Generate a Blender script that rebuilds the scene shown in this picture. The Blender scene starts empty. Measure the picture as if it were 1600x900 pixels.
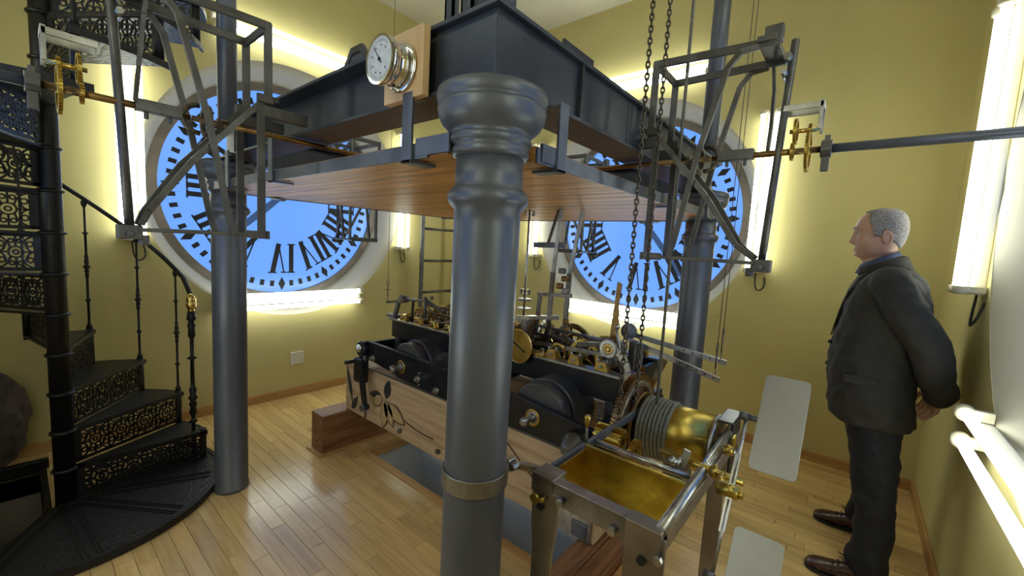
import bpy, bmesh, math, random
from mathutils import Vector, Matrix
random.seed(7)
PI = math.pi
SC = bpy.context.scene
COL = SC.collection

# ------------------------------------------------------------------ camera
cd = bpy.data.cameras.new('camera'); cam = bpy.data.objects.new('camera', cd); COL.objects.link(cam)
YAW, PITCH, ROLL, FPX, CAMH = .69, -.098, .055, 648., 1.45
cy, sy, cp, sp, cr, sr = math.cos(YAW), math.sin(YAW), math.cos(PITCH), math.sin(PITCH), math.cos(ROLL), math.sin(ROLL)
fwd = Vector((cy*cp, sy*cp, sp)); rt = Vector((sy, -cy, 0)); upv = rt.cross(fwd)
rt2 = cr*rt + sr*upv; up2 = -sr*rt + cr*upv
m = Matrix((rt2, up2, -fwd)).transposed().to_4x4(); m.translation = (0, 0, CAMH)
cam.matrix_world = m
cd.sensor_fit = 'HORIZONTAL'; cd.sensor_width = 36; cd.lens = 36*FPX/1600; cd.clip_start = .02; cd.clip_end = 60
SC.camera = cam
# ------------------------------------------------------------------ world, exposure (the room is lit by its own tubes and dials)
w = bpy.data.worlds.new('world'); SC.world = w; w.use_nodes = True
w.node_tree.nodes['Background'].inputs[0].default_value = (.25, .3, .4, 1)
w.node_tree.nodes['Background'].inputs[1].default_value = .05
SC.view_settings.view_transform = 'Standard'; SC.view_settings.look = 'None'
SC.view_settings.gamma = 1; SC.view_settings.use_curve_mapping = False
SC.view_settings.exposure = -.30
TUBE_POWER = 12.2
DIAL_POWER = 1.22

# ------------------------------------------------------------------ materials
def newmat(name):
    mt = bpy.data.materials.new(name); mt.use_nodes = True
    nt = mt.node_tree; b = nt.nodes['Principled BSDF']
    return mt, nt, b
def L(nt, a, b): nt.links.new(a, b)
def coords(nt, kind='Object', scale=(1, 1, 1)):
    tc = nt.nodes.new('ShaderNodeTexCoord'); mp = nt.nodes.new('ShaderNodeMapping'); mp.inputs['Scale'].default_value = scale
    L(nt, tc.outputs[kind], mp.inputs[0]); return mp.outputs[0]
def noise(nt, vec, scale, detail=4, rough=.55):
    n = nt.nodes.new('ShaderNodeTexNoise'); n.inputs['Scale'].default_value = scale
    n.inputs['Detail'].default_value = detail; n.inputs['Roughness'].default_value = rough
    if vec: L(nt, vec, n.inputs['Vector'])
    return n.outputs['Fac']
def ramp(nt, fac, stops):
    r = nt.nodes.new('ShaderNodeValToRGB'); e = r.color_ramp.elements
    e[0].position, e[0].color = stops[0][0], (*stops[0][1], 1); e[1].position, e[1].color = stops[-1][0], (*stops[-1][1], 1)
    for p, c in stops[1:-1]:
        q = e.new(p); q.color = (*c, 1)
    L(nt, fac, r.inputs[0]); return r.outputs[0]
def bump(nt, b, h, strength, dist=.002):
    n = nt.nodes.new('ShaderNodeBump'); n.inputs['Strength'].default_value = strength; n.inputs['Distance'].default_value = dist
    L(nt, h, n.inputs['Height']); L(nt, n.outputs[0], b.inputs['Normal'])
def mottled(name, c1, c2, scale, rough, metal=0., bmp=.15, rr=.12, kind='Object', sc=(1, 1, 1), detail=5):
    mt, nt, b = newmat(name); v = coords(nt, kind, sc)
    f = noise(nt, v, scale, detail)
    L(nt, ramp(nt, f, [(.35, c1), (.65, c2)]), b.inputs['Base Color'])
    b.inputs['Metallic'].default_value = metal
    f2 = noise(nt, v, scale*2.3, 3)
    mr = nt.nodes.new('ShaderNodeMapRange'); mr.inputs[3].default_value = rough-rr; mr.inputs[4].default_value = rough+rr
    L(nt, f2, mr.inputs[0]); L(nt, mr.outputs[0], b.inputs['Roughness'])
    if bmp: bump(nt, b, noise(nt, v, scale*6, 3), bmp)
    return mt
def emit(name, col, s):
    mt, nt, b = newmat(name); b.inputs['Base Color'].default_value = (.6, .65, .7, 1); b.inputs['Roughness'].default_value = .25
    b.inputs['Emission Color'].default_value = (*col, 1); b.inputs['Emission Strength'].default_value = s
    return mt
def wood(name, cols, axis=1, scale=6., rough=.4, per_piece=.25, ring=14., bm=.12, spec=.5):
    """streaky timber, grain along the given axis, tone differs from piece to piece"""
    mt, nt, b = newmat(name)
    s = [ring, ring, ring]; s[axis] = ring*.07
    tc = nt.nodes.new('ShaderNodeTexCoord'); g = nt.nodes.new('ShaderNodeNewGeometry'); oi = nt.nodes.new('ShaderNodeObjectInfo')
    ad = nt.nodes.new('ShaderNodeMath'); ad.operation = 'ADD'; L(nt, g.outputs['Random Per Island'], ad.inputs[0]); L(nt, oi.outputs['Random'], ad.inputs[1])
    fr = nt.nodes.new('ShaderNodeMath'); fr.operation = 'FRACT'; L(nt, ad.outputs[0], fr.inputs[0])
    sh = nt.nodes.new('ShaderNodeVectorMath'); sh.operation = 'SCALE'; sh.inputs[0].default_value = (17, 31, 23); L(nt, fr.outputs[0], sh.inputs['Scale'])
    va = nt.nodes.new('ShaderNodeVectorMath'); va.operation = 'ADD'; L(nt, tc.outputs['Object'], va.inputs[0]); L(nt, sh.outputs[0], va.inputs[1])
    mp = nt.nodes.new('ShaderNodeMapping'); mp.inputs['Scale'].default_value = s; L(nt, va.outputs[0], mp.inputs[0])
    f = noise(nt, mp.outputs[0], scale*.35, 6, .65)
    c = ramp(nt, f, [(.28, cols[0]), (.5, cols[1]), (.72, cols[2])])
    hs = nt.nodes.new('ShaderNodeHueSaturation'); L(nt, c, hs.inputs['Color'])
    mr = nt.nodes.new('ShaderNodeMapRange'); mr.inputs[3].default_value = 1-per_piece; mr.inputs[4].default_value = 1+per_piece
    L(nt, fr.outputs[0], mr.inputs[0]); L(nt, mr.outputs[0], hs.inputs['Value']); L(nt, hs.outputs[0], b.inputs['Base Color'])
    b.inputs['Roughness'].default_value = rough; b.inputs['Specular IOR Level'].default_value = spec
    bump(nt, b, f, bm)
    return mt
M = {}
def build_materials():
    # painted plaster, ochre-cream, a little blotchy
    mt, nt, b = newmat('wall_paint'); v = coords(nt, 'Object')
    f = noise(nt, v, 1.1, 4); L(nt, ramp(nt, f, [(.3, (.53, .455, .18)), (.7, (.61, .53, .23))]), b.inputs['Base Color'])
    b.inputs['Roughness'].default_value = .75; bump(nt, b, noise(nt, v, 60, 4), .25, .002); M['wall'] = mt
    M['ceiling'] = mottled('ceiling_paint', (.66, .62, .48), (.72, .68, .54), 1.2, .8, 0, .1)
    M['reveal'] = mottled('reveal_paint', (.58, .54, .42), (.65, .6, .48), 2, .7, 0, .1)
    M['column'] = mottled('column_paint', (.095, .104, .124), (.145, .154, .174), 5, .38, .35, .25, .08, sc=(1, 1, .35))
    M['beam'] = mottled('beam_steel_paint', (.035, .040, .052), (.060, .068, .084), 7, .40, .4, .12, .08)
    M['iron'] = mottled('grey_iron', (.085, .082, .078), (.15, .145, .135), 14, .42, .55, .15)
    M['ironblue'] = mottled('blue_grey_steel', (.10, .115, .15), (.16, .175, .21), 10, .38, .5, .1)
    M['orangewood'] = wood('orange_timber', [(.28, .11, .03), (.46, .22, .07), (.58, .32, .12)], 0, 7, .45, .05, 14, .25)
    M['cloth'] = mottled('dusty_cloth', (.05, .036, .03), (.11, .085, .07), 14, .9, 0, .6)
    M['barrel'] = mottled('barrel_grey', (.075, .078, .085), (.11, .112, .12), 9, .34, .4, .05, .06)
    M['black'] = mottled('black_enamel', (.010, .011, .014), (.020, .022, .027), 9, .30, .2, .05, .06)
    M['stair'] = mottled('stair_cast_iron', (.006, .0055, .005), (.012, .011, .010), 20, .45, .3, .2)
    mt, nt, b = newmat('stair_tread_iron'); v = coords(nt)   # raised scroll relief cast in the treads
    b.inputs['Base Color'].default_value = (.017, .017, .017, 1); b.inputs['Metallic'].default_value = .3; b.inputs['Roughness'].default_value = .42
    vo = nt.nodes.new('ShaderNodeTexVoronoi'); vo.feature = 'DISTANCE_TO_EDGE'; vo.inputs['Scale'].default_value = 34; L(nt, v, vo.inputs['Vector'])
    bump(nt, b, vo.outputs[0], .9, .004); M['tread'] = mt
    M['brass'] = mottled('polished_brass', (.62, .42, .12), (.80, .58, .20), 12, .24, 1, .08, .08)
    M['oldbrass'] = mottled('aged_brass', (.36, .25, .05), (.58, .43, .10), 14, .33, 1, .15, .1)
    M['brownbrass'] = mottled('brown_gear_bronze', (.16, .085, .03), (.30, .18, .06), 22, .36, .9, .15)
    M['steel'] = mottled('worn_steel', (.30, .30, .30), (.52, .52, .50), 18, .32, .95, .1)
    M['rusty'] = mottled('stained_steel', (.15, .13, .11), (.36, .34, .31), 9, .40, .85, .2, .12, detail=8)
    M['legsteel'] = mottled('warm_grey_steel', (.22, .19, .16), (.33, .29, .25), 6, .36, .8, .1)
    M['chrome'] = mottled('chrome', (.75, .75, .76), (.82, .82, .84), 3, .10, 1, 0, .04)
    M['alu'] = mottled('brushed_aluminium', (.30, .295, .28), (.38, .375, .36), 4, .40, .8, .08, .06, sc=(1, 1, .2))
    M['chain'] = mottled('chain_steel', (.06, .05, .04), (.16, .13, .10), 60, .38, .8, 0)
    M['rope'] = mottled('steel_rope', (.13, .13, .10), (.22, .21, .17), 90, .5, .4, .3)
    M['floor'] = wood('beech_strip', [(.54, .34, .125), (.65, .44, .18), (.74, .53, .245)], 1, 6, .22, .13, 14, .03, .8)
    M['gap'] = mottled('dark_subfloor', (.03, .02, .012), (.05, .035, .02), 6, .8)
    M['platform'] = wood('laminated_orange_wood', [(.30, .11, .025), (.60, .28, .08), (.76, .42, .15)], 1, 7, .42, .22, 22, .08)
    M['base'] = wood('oak_skirting', [(.36, .19, .06), (.48, .27, .09), (.56, .33, .12)], 0, 6, .45, .05)
    M['base_y'] = wood('oak_skirting_cross', [(.36, .19, .06), (.48, .27, .09), (.56, .33, .12)], 1, 6, .45, .05)
    M['oldwood'] = wood('old_bleached_timber', [(.28, .17, .09), (.50, .35, .20), (.60, .44, .27)], 1, 7, .6, .03, 12, .3)
    M['redwood'] = wood('red_brown_timber', [(.08, .028, .010), (.20, .085, .032), (.34, .17, .075)], 0, 7, .5, .05, 14, .3)
    M['board'] = wood('light_maple_board', [(.58, .37, .18), (.68, .46, .24), (.74, .52, .28)], 2, 5, .4, .02, 10, .05)
    M['inlay'] = mottled('dark_green_paint', (.018, .022, .020), (.045, .05, .042), 16, .55, 0, .1)
    M['petal'] = mottled('ochre_petal_paint', (.42, .29, .13), (.58, .43, .22), 10, .6, 0, .1)
    M['outline'] = mottled('dark_brown_paint', (.06, .03, .012), (.10, .05, .02), 20, .6, 0, 0)
    M['panel'] = mottled('pale_grey_panel', (.66, .67, .65), (.74, .75, .72), 3, .5, 0, 0)
    M['plastic'] = mottled('cream_plastic', (.66, .62, .50), (.70, .66, .54), 5, .45, 0, 0)
    M['cap'] = mottled('tube_end_plastic', (.62, .56, .38), (.68, .62, .44), 5, .4, 0, 0)
    M['cable'] = mottled('black_cable', (.012, .012, .012), (.02, .02, .02), 9, .5, 0, 0)
    M['numeral'] = mottled('numeral_black', (.006, .006, .010), (.010, .010, .014), 5, .6, 0, 0)
    M['bezel'] = mottled('bezel_brown', (.17, .14, .11), (.24, .20, .16), 6, .5, .1, .1)
    mt, nt, b = newmat('painted_hand_shadow'); b.inputs['Base Color'].default_value = (.05, .07, .12, 1); b.inputs['Roughness'].default_value = .8
    b.inputs['Alpha'].default_value = .60; M['hand'] = mt  # soft shadow of a clock hand, put into a see-through dark colour
    M['tube'] = emit('lit_tube', (.93, 1.0, .92), TUBE_POWER)
    # opal glass lit from outside: that backlight is put in as an even blue glow
    M['dial'] = emit('lit_opal_glass', (.150, .38, 1.0), DIAL_POWER); M['dial'].node_tree.nodes['Principled BSDF'].inputs['Base Color'].default_value = (.03, .05, .09, 1)
    M['greyglass'] = emit('unlit_opal_glass', (.30, .36, .33), .10)
    mt, nt, b = newmat('gauge_face'); v = coords(nt); L(nt, ramp(nt, noise(nt, v, 60, 2), [(.3, (.55, .57, .60)), (.7, (.70, .72, .74))]), b.inputs['Base Color']); b.inputs['Roughness'].default_value = .3; M['face'] = mt
    # people
    mt, nt, b = newmat('skin'); v = coords(nt); L(nt, ramp(nt, noise(nt, v, 18, 4), [(.3, (.44, .24, .16)), (.7, (.58, .35, .24))]), b.inputs['Base Color']); b.inputs['Roughness'].default_value = .5; b.inputs['Subsurface Weight'].default_value = .08; b.inputs['Subsurface Radius'].default_value = (.01, .004, .002); M['skin'] = mt
    M['hair'] = mottled('grey_hair', (.20, .175, .155), (.38, .345, .315), 150, .65, 0, .8, sc=(1, 1, 1))
    M['jacket'] = mottled('charcoal_wool', (.017, .0145, .010), (.029, .0245, .017), 120, .8, 0, .35)
    M['trouser'] = mottled('dark_trouser_cloth', (.0045, .005, .008), (.009, .009, .013), 60, .8, 0, .2)
    M['shirt'] = mottled('navy_shirt_cloth', (.03, .045, .10), (.045, .065, .13), 60, .7, 0, .2)
    M['shoe'] = mottled('brown_leather', (.030, .010, .006), (.060, .020, .012), 20, .28, 0, .1)
    M['sole'] = mottled('black_rubber', (.01, .01, .01), (.02, .02, .02), 20, .6, 0, 0)
    M['eye'] = mottled('eye_white', (.55, .52, .48), (.6, .57, .52), 20, .2, 0, 0)
    M['lip'] = mottled('lip', (.36, .13, .10), (.42, .17, .13), 20, .45, 0, 0)
build_materials()

# ------------------------------------------------------------------ mesh builder
class MB:
    def __init__(s): s.v, s.f, s.sm = [], [], []
    def add(s, vs, fs, smooth=False, mat=None):
        n = len(s.v)
        s.v += [tuple(mat @ Vector(p)) if mat else tuple(p) for p in vs]
        s.f += [tuple(i+n for i in f) for f in fs]; s.sm += [smooth]*len(fs); return s
    def box(s, a, b, mat=None):
        x0, y0, z0 = a; x1, y1, z1 = b
        return s.add([(x0,y0,z0),(x1,y0,z0),(x1,y1,z0),(x0,y1,z0),(x0,y0,z1),(x1,y0,z1),(x1,y1,z1),(x0,y1,z1)],
                     [(0,3,2,1),(4,5,6,7),(0,1,5,4),(1,2,6,5),(2,3,7,6),(3,0,4,7)], False, mat)
    def cbox(s, c, size, mat=None):
        return s.box([c[i]-size[i]/2 for i in range(3)], [c[i]+size[i]/2 for i in range(3)], mat)
    def bar(s, p, q, w=.012, t=.006, side=(0, 0, 1)):
        """flat bar from p to q, w across (towards 'side'), t thick"""
        p, q = Vector(p), Vector(q); d = (q-p).normalized(); sd = Vector(side)
        sd = (sd-d*sd.dot(d)); sd = sd.normalized() if sd.length > 1e-6 else d.orthogonal().normalized()
        n = d.cross(sd); a, b = sd*w/2, n*t/2
        vs = [p-a-b, p+a-b, p+a+b, p-a+b, q-a-b, q+a-b, q+a+b, q-a+b]
        return s.add(vs, [(0,3,2,1),(4,5,6,7),(0,1,5,4),(1,2,6,5),(2,3,7,6),(3,0,4,7)])
    def lathe(s, prof, n=24, mat=None, smooth=True, cap=True, closed=False):
        """profile of (r, z) turned about z"""
        vs = []; fs = []
        for r, z in prof:
            for i in range(n):
                a = 2*PI*i/n; vs.append((r*math.cos(a), r*math.sin(a), z))
        k = len(prof)
        for j in range(k if closed else k-1):
            j2 = (j+1) % k
            for i in range(n):
                fs.append((j*n+i, j*n+(i+1) % n, j2*n+(i+1) % n, j2*n+i))
        s.add(vs, fs, smooth, mat)
        if cap and not closed:
            b = len(s.v)-len(vs)
            s.f += [tuple(b+i for i in reversed(range(n))), tuple(b+(k-1)*n+i for i in range(n))]; s.sm += [False, False]
        return s
    def cyl(s, p, q, r, n=12, r2=None, smooth=True):
        p, q = Vector(p), Vector(q); d = q-p
        mt = Matrix.Translation(p) @ d.to_track_quat('Z', 'Y').to_matrix().to_4x4()
        return s.lathe([(r, 0), (r if r2 is None else r2, d.length)], n, mt, smooth)
    def turned(s, p, q, prof, n=16):
        """profile of (r, t) with t 0..1 along p to q"""
        p, q = Vector(p), Vector(q); d = q-p
        mt = Matrix.Translation(p) @ d.to_track_quat('Z', 'Y').to_matrix().to_4x4()
        return s.lathe([(r, t*d.length) for r, t in prof], n, mt)
    def tube(s, pts, r, n=8, closed=False, rs=None):
        pts = [Vector(p) for p in pts]; k = len(pts); rings = []; up = None
        for i, p in enumerate(pts):
            a = pts[(i-1) % k] if (closed or i > 0) else p; b = pts[(i+1) % k] if (closed or i < k-1) else p
            d = (b-a).normalized()
            if up is None: up = d.orthogonal().normalized()
            up = (up-d*up.dot(d)).normalized(); sd = d.cross(up)
            rr = rs[i] if rs else r
            rings.append([p+up*rr*math.cos(2*PI*j/n)+sd*rr*math.sin(2*PI*j/n) for j in range(n)])
        fs = []
        for i in range(k if closed else k-1):
            i2 = (i+1) % k
            for j in range(n): fs.append((i*n+j, i*n+(j+1) % n, i2*n+(j+1) % n, i2*n+j))
        b = len(s.v); s.add([p for rg in rings for p in rg], fs, True)
        if not closed:
            s.f += [tuple(b+j for j in reversed(range(n))), tuple(b+(k-1)*n+j for j in range(n))]; s.sm += [False, False]
        return s
    def prism(s, poly, h, mat=None, z0=0.):
        """polygon in xy raised by h"""
        n = len(poly)
        vs = [(x, y, z0) for x, y in poly]+[(x, y, z0+h) for x, y in poly]
        fs = [tuple(reversed(range(n))), tuple(range(n, 2*n))]+[(i, (i+1) % n, n+(i+1) % n, n+i) for i in range(n)]
        return s.add(vs, fs, False, mat)
    def ring(s, r0, r1, z0, z1, n=32, mat=None):
        return s.lathe([(r0, z0), (r1, z0), (r1, z1), (r0, z1)], n, mat, False, False, True)
    def strip(s, pts, w, t, mat=None, closed=False):
        """flat ribbon drawn in xy, w wide, raised from z 0 to t"""
        pts = [Vector((p[0], p[1])) for p in pts]; k = len(pts); vs = []
        for i, p in enumerate(pts):
            a = pts[(i-1) % k] if (closed or i > 0) else p; b = pts[(i+1) % k] if (closed or i < k-1) else p
            d = (b-a).normalized(); n = Vector((-d.y, d.x))*w/2
            vs += [(p.x-n.x, p.y-n.y, 0), (p.x+n.x, p.y+n.y, 0), (p.x+n.x, p.y+n.y, t), (p.x-n.x, p.y-n.y, t)]
        fs = []
        for i in range(k if closed else k-1):
            a, b = 4*i, 4*((i+1) % k)
            for j in range(4): fs.append((a+j, b+j, b+(j+1) % 4, a+(j+1) % 4))
        if not closed: fs += [(0, 1, 2, 3), (4*k-1, 4*k-2, 4*k-3, 4*k-4)]
        return s.add(vs, fs, False, mat)
    def sphere(s, c, r, n=12, sc=(1, 1, 1)):
        prof = [(max(1e-4, r*math.sin(PI*i/n)), -r*math.cos(PI*i/n)) for i in range(n+1)]
        return s.lathe(prof, n*2 if n < 9 else 20, Matrix.Translation(c) @ Matrix.Diagonal((*sc, 1)))
    def obj(s, name, mat, parent=None, bev=0, sub=0):
        me = bpy.data.meshes.new(name); me.from_pydata(s.v, [], s.f); me.update()
        for p, q in zip(me.polygons, s.sm): p.use_smooth = q
        bm = bmesh.new(); bm.from_mesh(me); bmesh.ops.recalc_face_normals(bm, faces=bm.faces); bm.to_mesh(me); bm.free()
        me.materials.append(M[mat] if isinstance(mat, str) else mat)
        o = bpy.data.objects.new(name, me); COL.objects.link(o)
        if parent: o.parent = parent
        if bev:
            b = o.modifiers.new('bevel', 'BEVEL'); b.width = bev; b.segments = 2; b.limit_method = 'ANGLE'; b.angle_limit = .6
        if sub:
            b = o.modifiers.new('subsurf', 'SUBSURF'); b.levels = b.render_levels = sub
        return o
def tag(o, label=None, cat=None, group=None, kind=None):
    for k, v in (('label', label), ('category', cat), ('group', group), ('kind', kind)):
        if v: o[k] = v
    return o
def empty(name, loc=(0, 0, 0), rz=0, label=None, cat=None, group=None):
    o = bpy.data.objects.new(name, None); COL.objects.link(o); o.location = loc; o.rotation_euler = (0, 0, rz); o.empty_display_size = .05
    return tag(o, label, cat, group)
def inst(o, parent=None, mat=None, name=None):
    c = o.copy(); COL.objects.link(c); c.parent = parent
    if mat is not None: c.matrix_local = mat
    return c
def copy_tree(o, parent=None):
    c = o.copy(); COL.objects.link(c); c.parent = parent
    for ch in list(o.children): copy_tree(ch, c)
    return c
def bez(p0, p1, p2, n=8):
    p0, p1, p2 = Vector(p0), Vector(p1), Vector(p2)
    return [p0*(1-t)**2+p1*2*t*(1-t)+p2*t*t for t in [i/n for i in range(n+1)]]
TR = Matrix.Translation
def RX(a): return Matrix.Rotation(a, 4, 'X')
def RY(a): return Matrix.Rotation(a, 4, 'Y')
def RZ(a): return Matrix.Rotation(a, 4, 'Z')
AX = RY(PI/2)       # turns a z-axis part so its axis is x
AY = RX(-PI/2)      # ... so its axis is y
def gear_mb(r, t, n, tooth=None, rim=.12, spokes=5, hub=.2, mb=None, mat=None, bore=True):
    """toothed wheel about z: rim, teeth, spokes and hub"""
    mb = mb or MB(); tooth = tooth or r*.09; k = 4*n; outer = []
    for i in range(n):
        for j, rr in enumerate((r-tooth, r-tooth, r, r)):
            a = 2*PI*(i+(0, .42, .55, .88)[j])/n; outer.append((rr*math.cos(a), rr*math.sin(a)))
    ri = r*(1-rim)-tooth
    inner = [(ri*math.cos(math.atan2(y, x)), ri*math.sin(math.atan2(y, x))) for x, y in outer]
    vs = [(x, y, -t/2) for x, y in outer]+[(x, y, t/2) for x, y in outer]+[(x, y, -t/2) for x, y in inner]+[(x, y, t/2) for x, y in inner]
    fs = []
    for i in range(k):
        j = (i+1) % k
        fs += [(i, j, k+j, k+i), (2*k+j, 2*k+i, 3*k+i, 3*k+j), (k+i, k+j, 3*k+j, 3*k+i), (j, i, 2*k+i, 2*k+j)]
    mb.add(vs, fs, False, mat)
    if spokes:
        for i in range(spokes):
            a = 2*PI*i/spokes
            mm = (mat or Matrix()) @ RZ(a)
            mb.box((r*hub*.8, -r*.05, -t*.3), (ri*1.02, r*.05, t*.3), mm)
        mb.lathe([(r*hub, -t*.8), (r*hub, t*.8)], 16, mat)
    else:
        mb.lathe([(ri*1.01, -t*.3), (ri*1.01, t*.3)], 32, mat)
    return mb

# room box: walls at x -.52 / 3.72, y -.43 / 3.82, ceiling 3.75
X0, X1, Y0, Y1, ZC = -.52, 3.72, -.43, 3.82, 3.75
CX, CYY, CZ = 1.6, 1.66, 1.80       # centre of the four dials

# ================================================================== THE ROOM
def wall_matrix(i):
    """i: 1 far left wall, 2 far right wall, 3 near right wall, 4 behind the camera; local x right, y up, z into the room, origin at dial centre"""
    u, n, p = {1: ((1,0,0), (0,-1,0), (CX, Y1, CZ)), 2: ((0,-1,0), (-1,0,0), (X1, CYY+.02, CZ)),
               3: ((-1,0,0), (0,1,0), (CX, Y0, CZ)), 4: ((0,1,0), (1,0,0), (X0, CYY+.02, CZ))}[i]
    mm = Matrix((u, (0,0,1), n)).transposed().to_4x4(); mm.translation = p
    return mm
RH = 1.05; RD = .92; DEEP = .30
def build_wall(i, name):
    mt = wall_matrix(i)
    hw = {1: (X0-CX, X1-CX), 2: (CYY+.02-Y1, CYY+.02-Y0), 3: (CX-X1, CX-X0), 4: (Y0-CYY-.02, Y1-CYY-.02)}[i]
    lo, hi = (hw[0], -CZ), (hw[1], ZC-CZ)
    angs = sorted([2*PI*k/72 for k in range(72)]+[math.atan2(y, x) % (2*PI) for x in (lo[0], hi[0]) for y in (lo[1], hi[1])])
    vs = []
    for a in angs:
        c, s_ = math.cos(a), math.sin(a)
        tx = (hi[0]/c if c > 1e-9 else lo[0]/c if c < -1e-9 else 1e9); ty = (hi[1]/s_ if s_ > 1e-9 else lo[1]/s_ if s_ < -1e-9 else 1e9)
        t = min(tx, ty); vs += [(RH*c, RH*s_, 0), (t*c, t*s_, 0)]
    n = len(angs); fs = [(2*k, 2*k+1, 2*((k+1) % n)+1, 2*((k+1) % n)) for k in range(n)]
    mb = MB().add(vs, fs, False, mt)
    wl = tag(mb.obj(name, 'wall'), kind='structure')
    me = wl.data; bm = bmesh.new(); bm.from_mesh(me)
    nn = mt.to_3x3() @ Vector((0, 0, 1))
    if sum(1 for f in bm.faces if f.normal.dot(nn) < 0) > n/2: bmesh.ops.reverse_faces(bm, faces=bm.faces)
    bm.to_mesh(me); bm.free()
    sd = wl.modifiers.new('thick', 'SOLIDIFY'); sd.thickness = .42; sd.offset = -1
    rv = MB(); k = 72
    rv.lathe([(RH+.001, .001), (1.00, -.12), (.965, -.20), (RD+.02, -DEEP)], k, mt, True, False)
    r = rv.obj('dial_reveal', 'reveal', wl); s2 = r.modifiers.new('thick', 'SOLIDIFY'); s2.thickness = .012; s2.offset = 1
    return wl
walls = {i: build_wall(i, nm) for i, nm in ((1, 'wall_left'), (2, 'wall_back'), (3, 'wall_right'), (4, 'wall_front'))}
tag(MB().box((X0-.3, Y0-.3, ZC), (X1+.3, Y1+.3, ZC+.1)).obj('ceiling', 'ceiling'), kind='structure')

# floor: sub-floor slab with the weight pit cut in it, strips of beech laid on it
PX0, PX1, PY0, PY1 = 1.465, 2.02, .60, 2.48
fb = MB()
WX1, WY0, WY1 = .05, 2.54, 3.56      # stair well, left of the pole
for a, b in (((X0-.3, Y0-.3), (PX0, WY0)), ((X0-.3, WY1), (PX0, Y1+.3)), ((WX1, WY0), (PX0, WY1)), ((PX1, Y0-.3), (X1+.3, Y1+.3)), ((PX0, Y0-.3), (PX1, PY0)), ((PX0, PY1), (PX1, Y1+.3))):
    fb.box((a[0], a[1], -.14), (b[0], b[1], -.012))
floor = tag(fb.obj('floor', 'gap'), kind='structure')
def planks():
    rnd = random.Random(3); W = .0675; pcs = []
    view = Vector((cy, sy)); x = X0
    xs = [X0+W*k for k in range(int((X1-X0)/W)+1)]+[X1]
    for target in (WX1, PX0, PX1):
        k = min(range(len(xs)), key=lambda i: abs(xs[i]-target)); xs[k] = target
    for x, x1 in zip(xs, xs[1:]):
        segs = [(Y0, Y1)]
        if x < WX1-.001: segs = [(Y0, WY0), (WY1, Y1)]
        if x > PX0-.001 and x < PX1-.001: segs = [(Y0, PY0), (PY1, Y1)]
        for a, b in segs:
            y = a; first = True
            while y < b-.01:
                ln = rnd.choice((.28, .42, .5, .5, .64)) if not first else rnd.uniform(.1, .6); first = False
                e = min(y+ln, b)
                if b-e < .1: e = b
                xx0, xx1 = x+.0006, x1-.0006
                pcs.append((xx0, y+.0006, xx1, e-.0006, rnd.uniform(-.0007, .0007))); y = e
    def score(p):
        c = Vector(((p[0]+p[2])/2, (p[1]+p[3])/2)); d = c.dot(view); s = c.x*view.y-c.y*view.x
        ok = d > .75 and abs(s) < d*1.32
        return (0 if ok else 1, c.length)
    pcs.sort(key=score)
    def add(mb, p):
        x0, y0, x1, y1, dz = p; e = .0009
        vs = [(x0, y0, -.012), (x1, y0, -.012), (x1, y1, -.012), (x0, y1, -.012), (x0, y0, dz-e), (x1, y0, dz-e), (x1, y1, dz-e), (x0, y1, dz-e),
              (x0+e, y0+e, dz), (x1-e, y0+e, dz), (x1-e, y1-e, dz), (x0+e, y1-e, dz)]
        mb.add(vs, [(0,1,5,4), (1,2,6,5), (2,3,7,6), (3,0,4,7), (4,5,9,8), (5,6,10,9), (6,7,11,10), (7,4,8,11), (8,9,10,11), (0,3,2,1)])
    for p in pcs[:300]:
        mb = MB(); add(mb, p); mb.obj('plank', 'floor', floor)
    mb = MB()
    for p in pcs[300:]: add(mb, p)
    tag(mb.obj('planks', 'floor', floor), kind='stuff')
planks()
# pit: pale lined shaft with a wooden edge strip
pt = MB(); d = -.9
for a, b in (((PX0, PY0), (PX1, PY0)), ((PX0, PY1), (PX1, PY1)), ((PX0, PY0), (PX0, PY1))):
    pt.box((min(a[0], b[0])-.006, min(a[1], b[1])-.006, d), (max(a[0], b[0])+.006, max(a[1], b[1])+.006, -.02))
pt.box((PX0, PY0, d-.02), (PX1, PY1, d))
pit = tag(pt.obj('trim_1', 'panel'), kind='structure')
y = PY0
for k in range(5):     # far side of the shaft: pale panels with open joints
    ww = (PY1-PY0)/5
    MB().box((PX1-.012, y+.004, d), (PX1, y+ww-.004, -.03)).obj('panel', 'panel', pit, .002); y += ww
MB().box((PX1, PY0, d), (PX1+.01, PY1, -.02)).obj('panel_backing', 'gap', pit)
for nm, a, b, mt_ in (('trim_2', (PX0, PY0, -.05), (PX0+.05, PY1, .006), 'base_y'), ('trim_3', (PX1-.05, PY0, -.05), (PX1, PY1, .006), 'base_y'),
                 ('trim_4', (PX0+.051, PY1-.05, -.05), (PX1-.051, PY1, .006), 'base'), ('trim_5', (PX0+.051, PY0, -.05), (PX1-.051, PY0+.05, .006), 'base')):
    tag(MB().box(a, b).obj(nm, mt_, None, .003), kind='structure')
wl_ = MB()
for a, b in (((X0-.01, WY0-.01), (X0, WY1+.01)), ((WX1, WY0-.01), (WX1+.01, WY1+.01)), ((X0, WY0-.01), (WX1, WY0)), ((X0, WY1), (WX1, WY1+.01))): wl_.box((a[0], a[1], -1.6), (b[0], b[1], -.03))
wl_.box((X0, WY0, -1.62), (WX1, WY1, -1.6)); tag(wl_.obj('trim_6', 'bezel'), kind='structure')
kb = MB(); kb.box((X0, WY1, -.02), (WX1+.04, WY1+.045, .05)); kb.box((WX1, WY0, -.02), (WX1+.03, WY1, .0005)); tag(kb.obj('trim_7', 'stair', None, .003), kind='structure')
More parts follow.
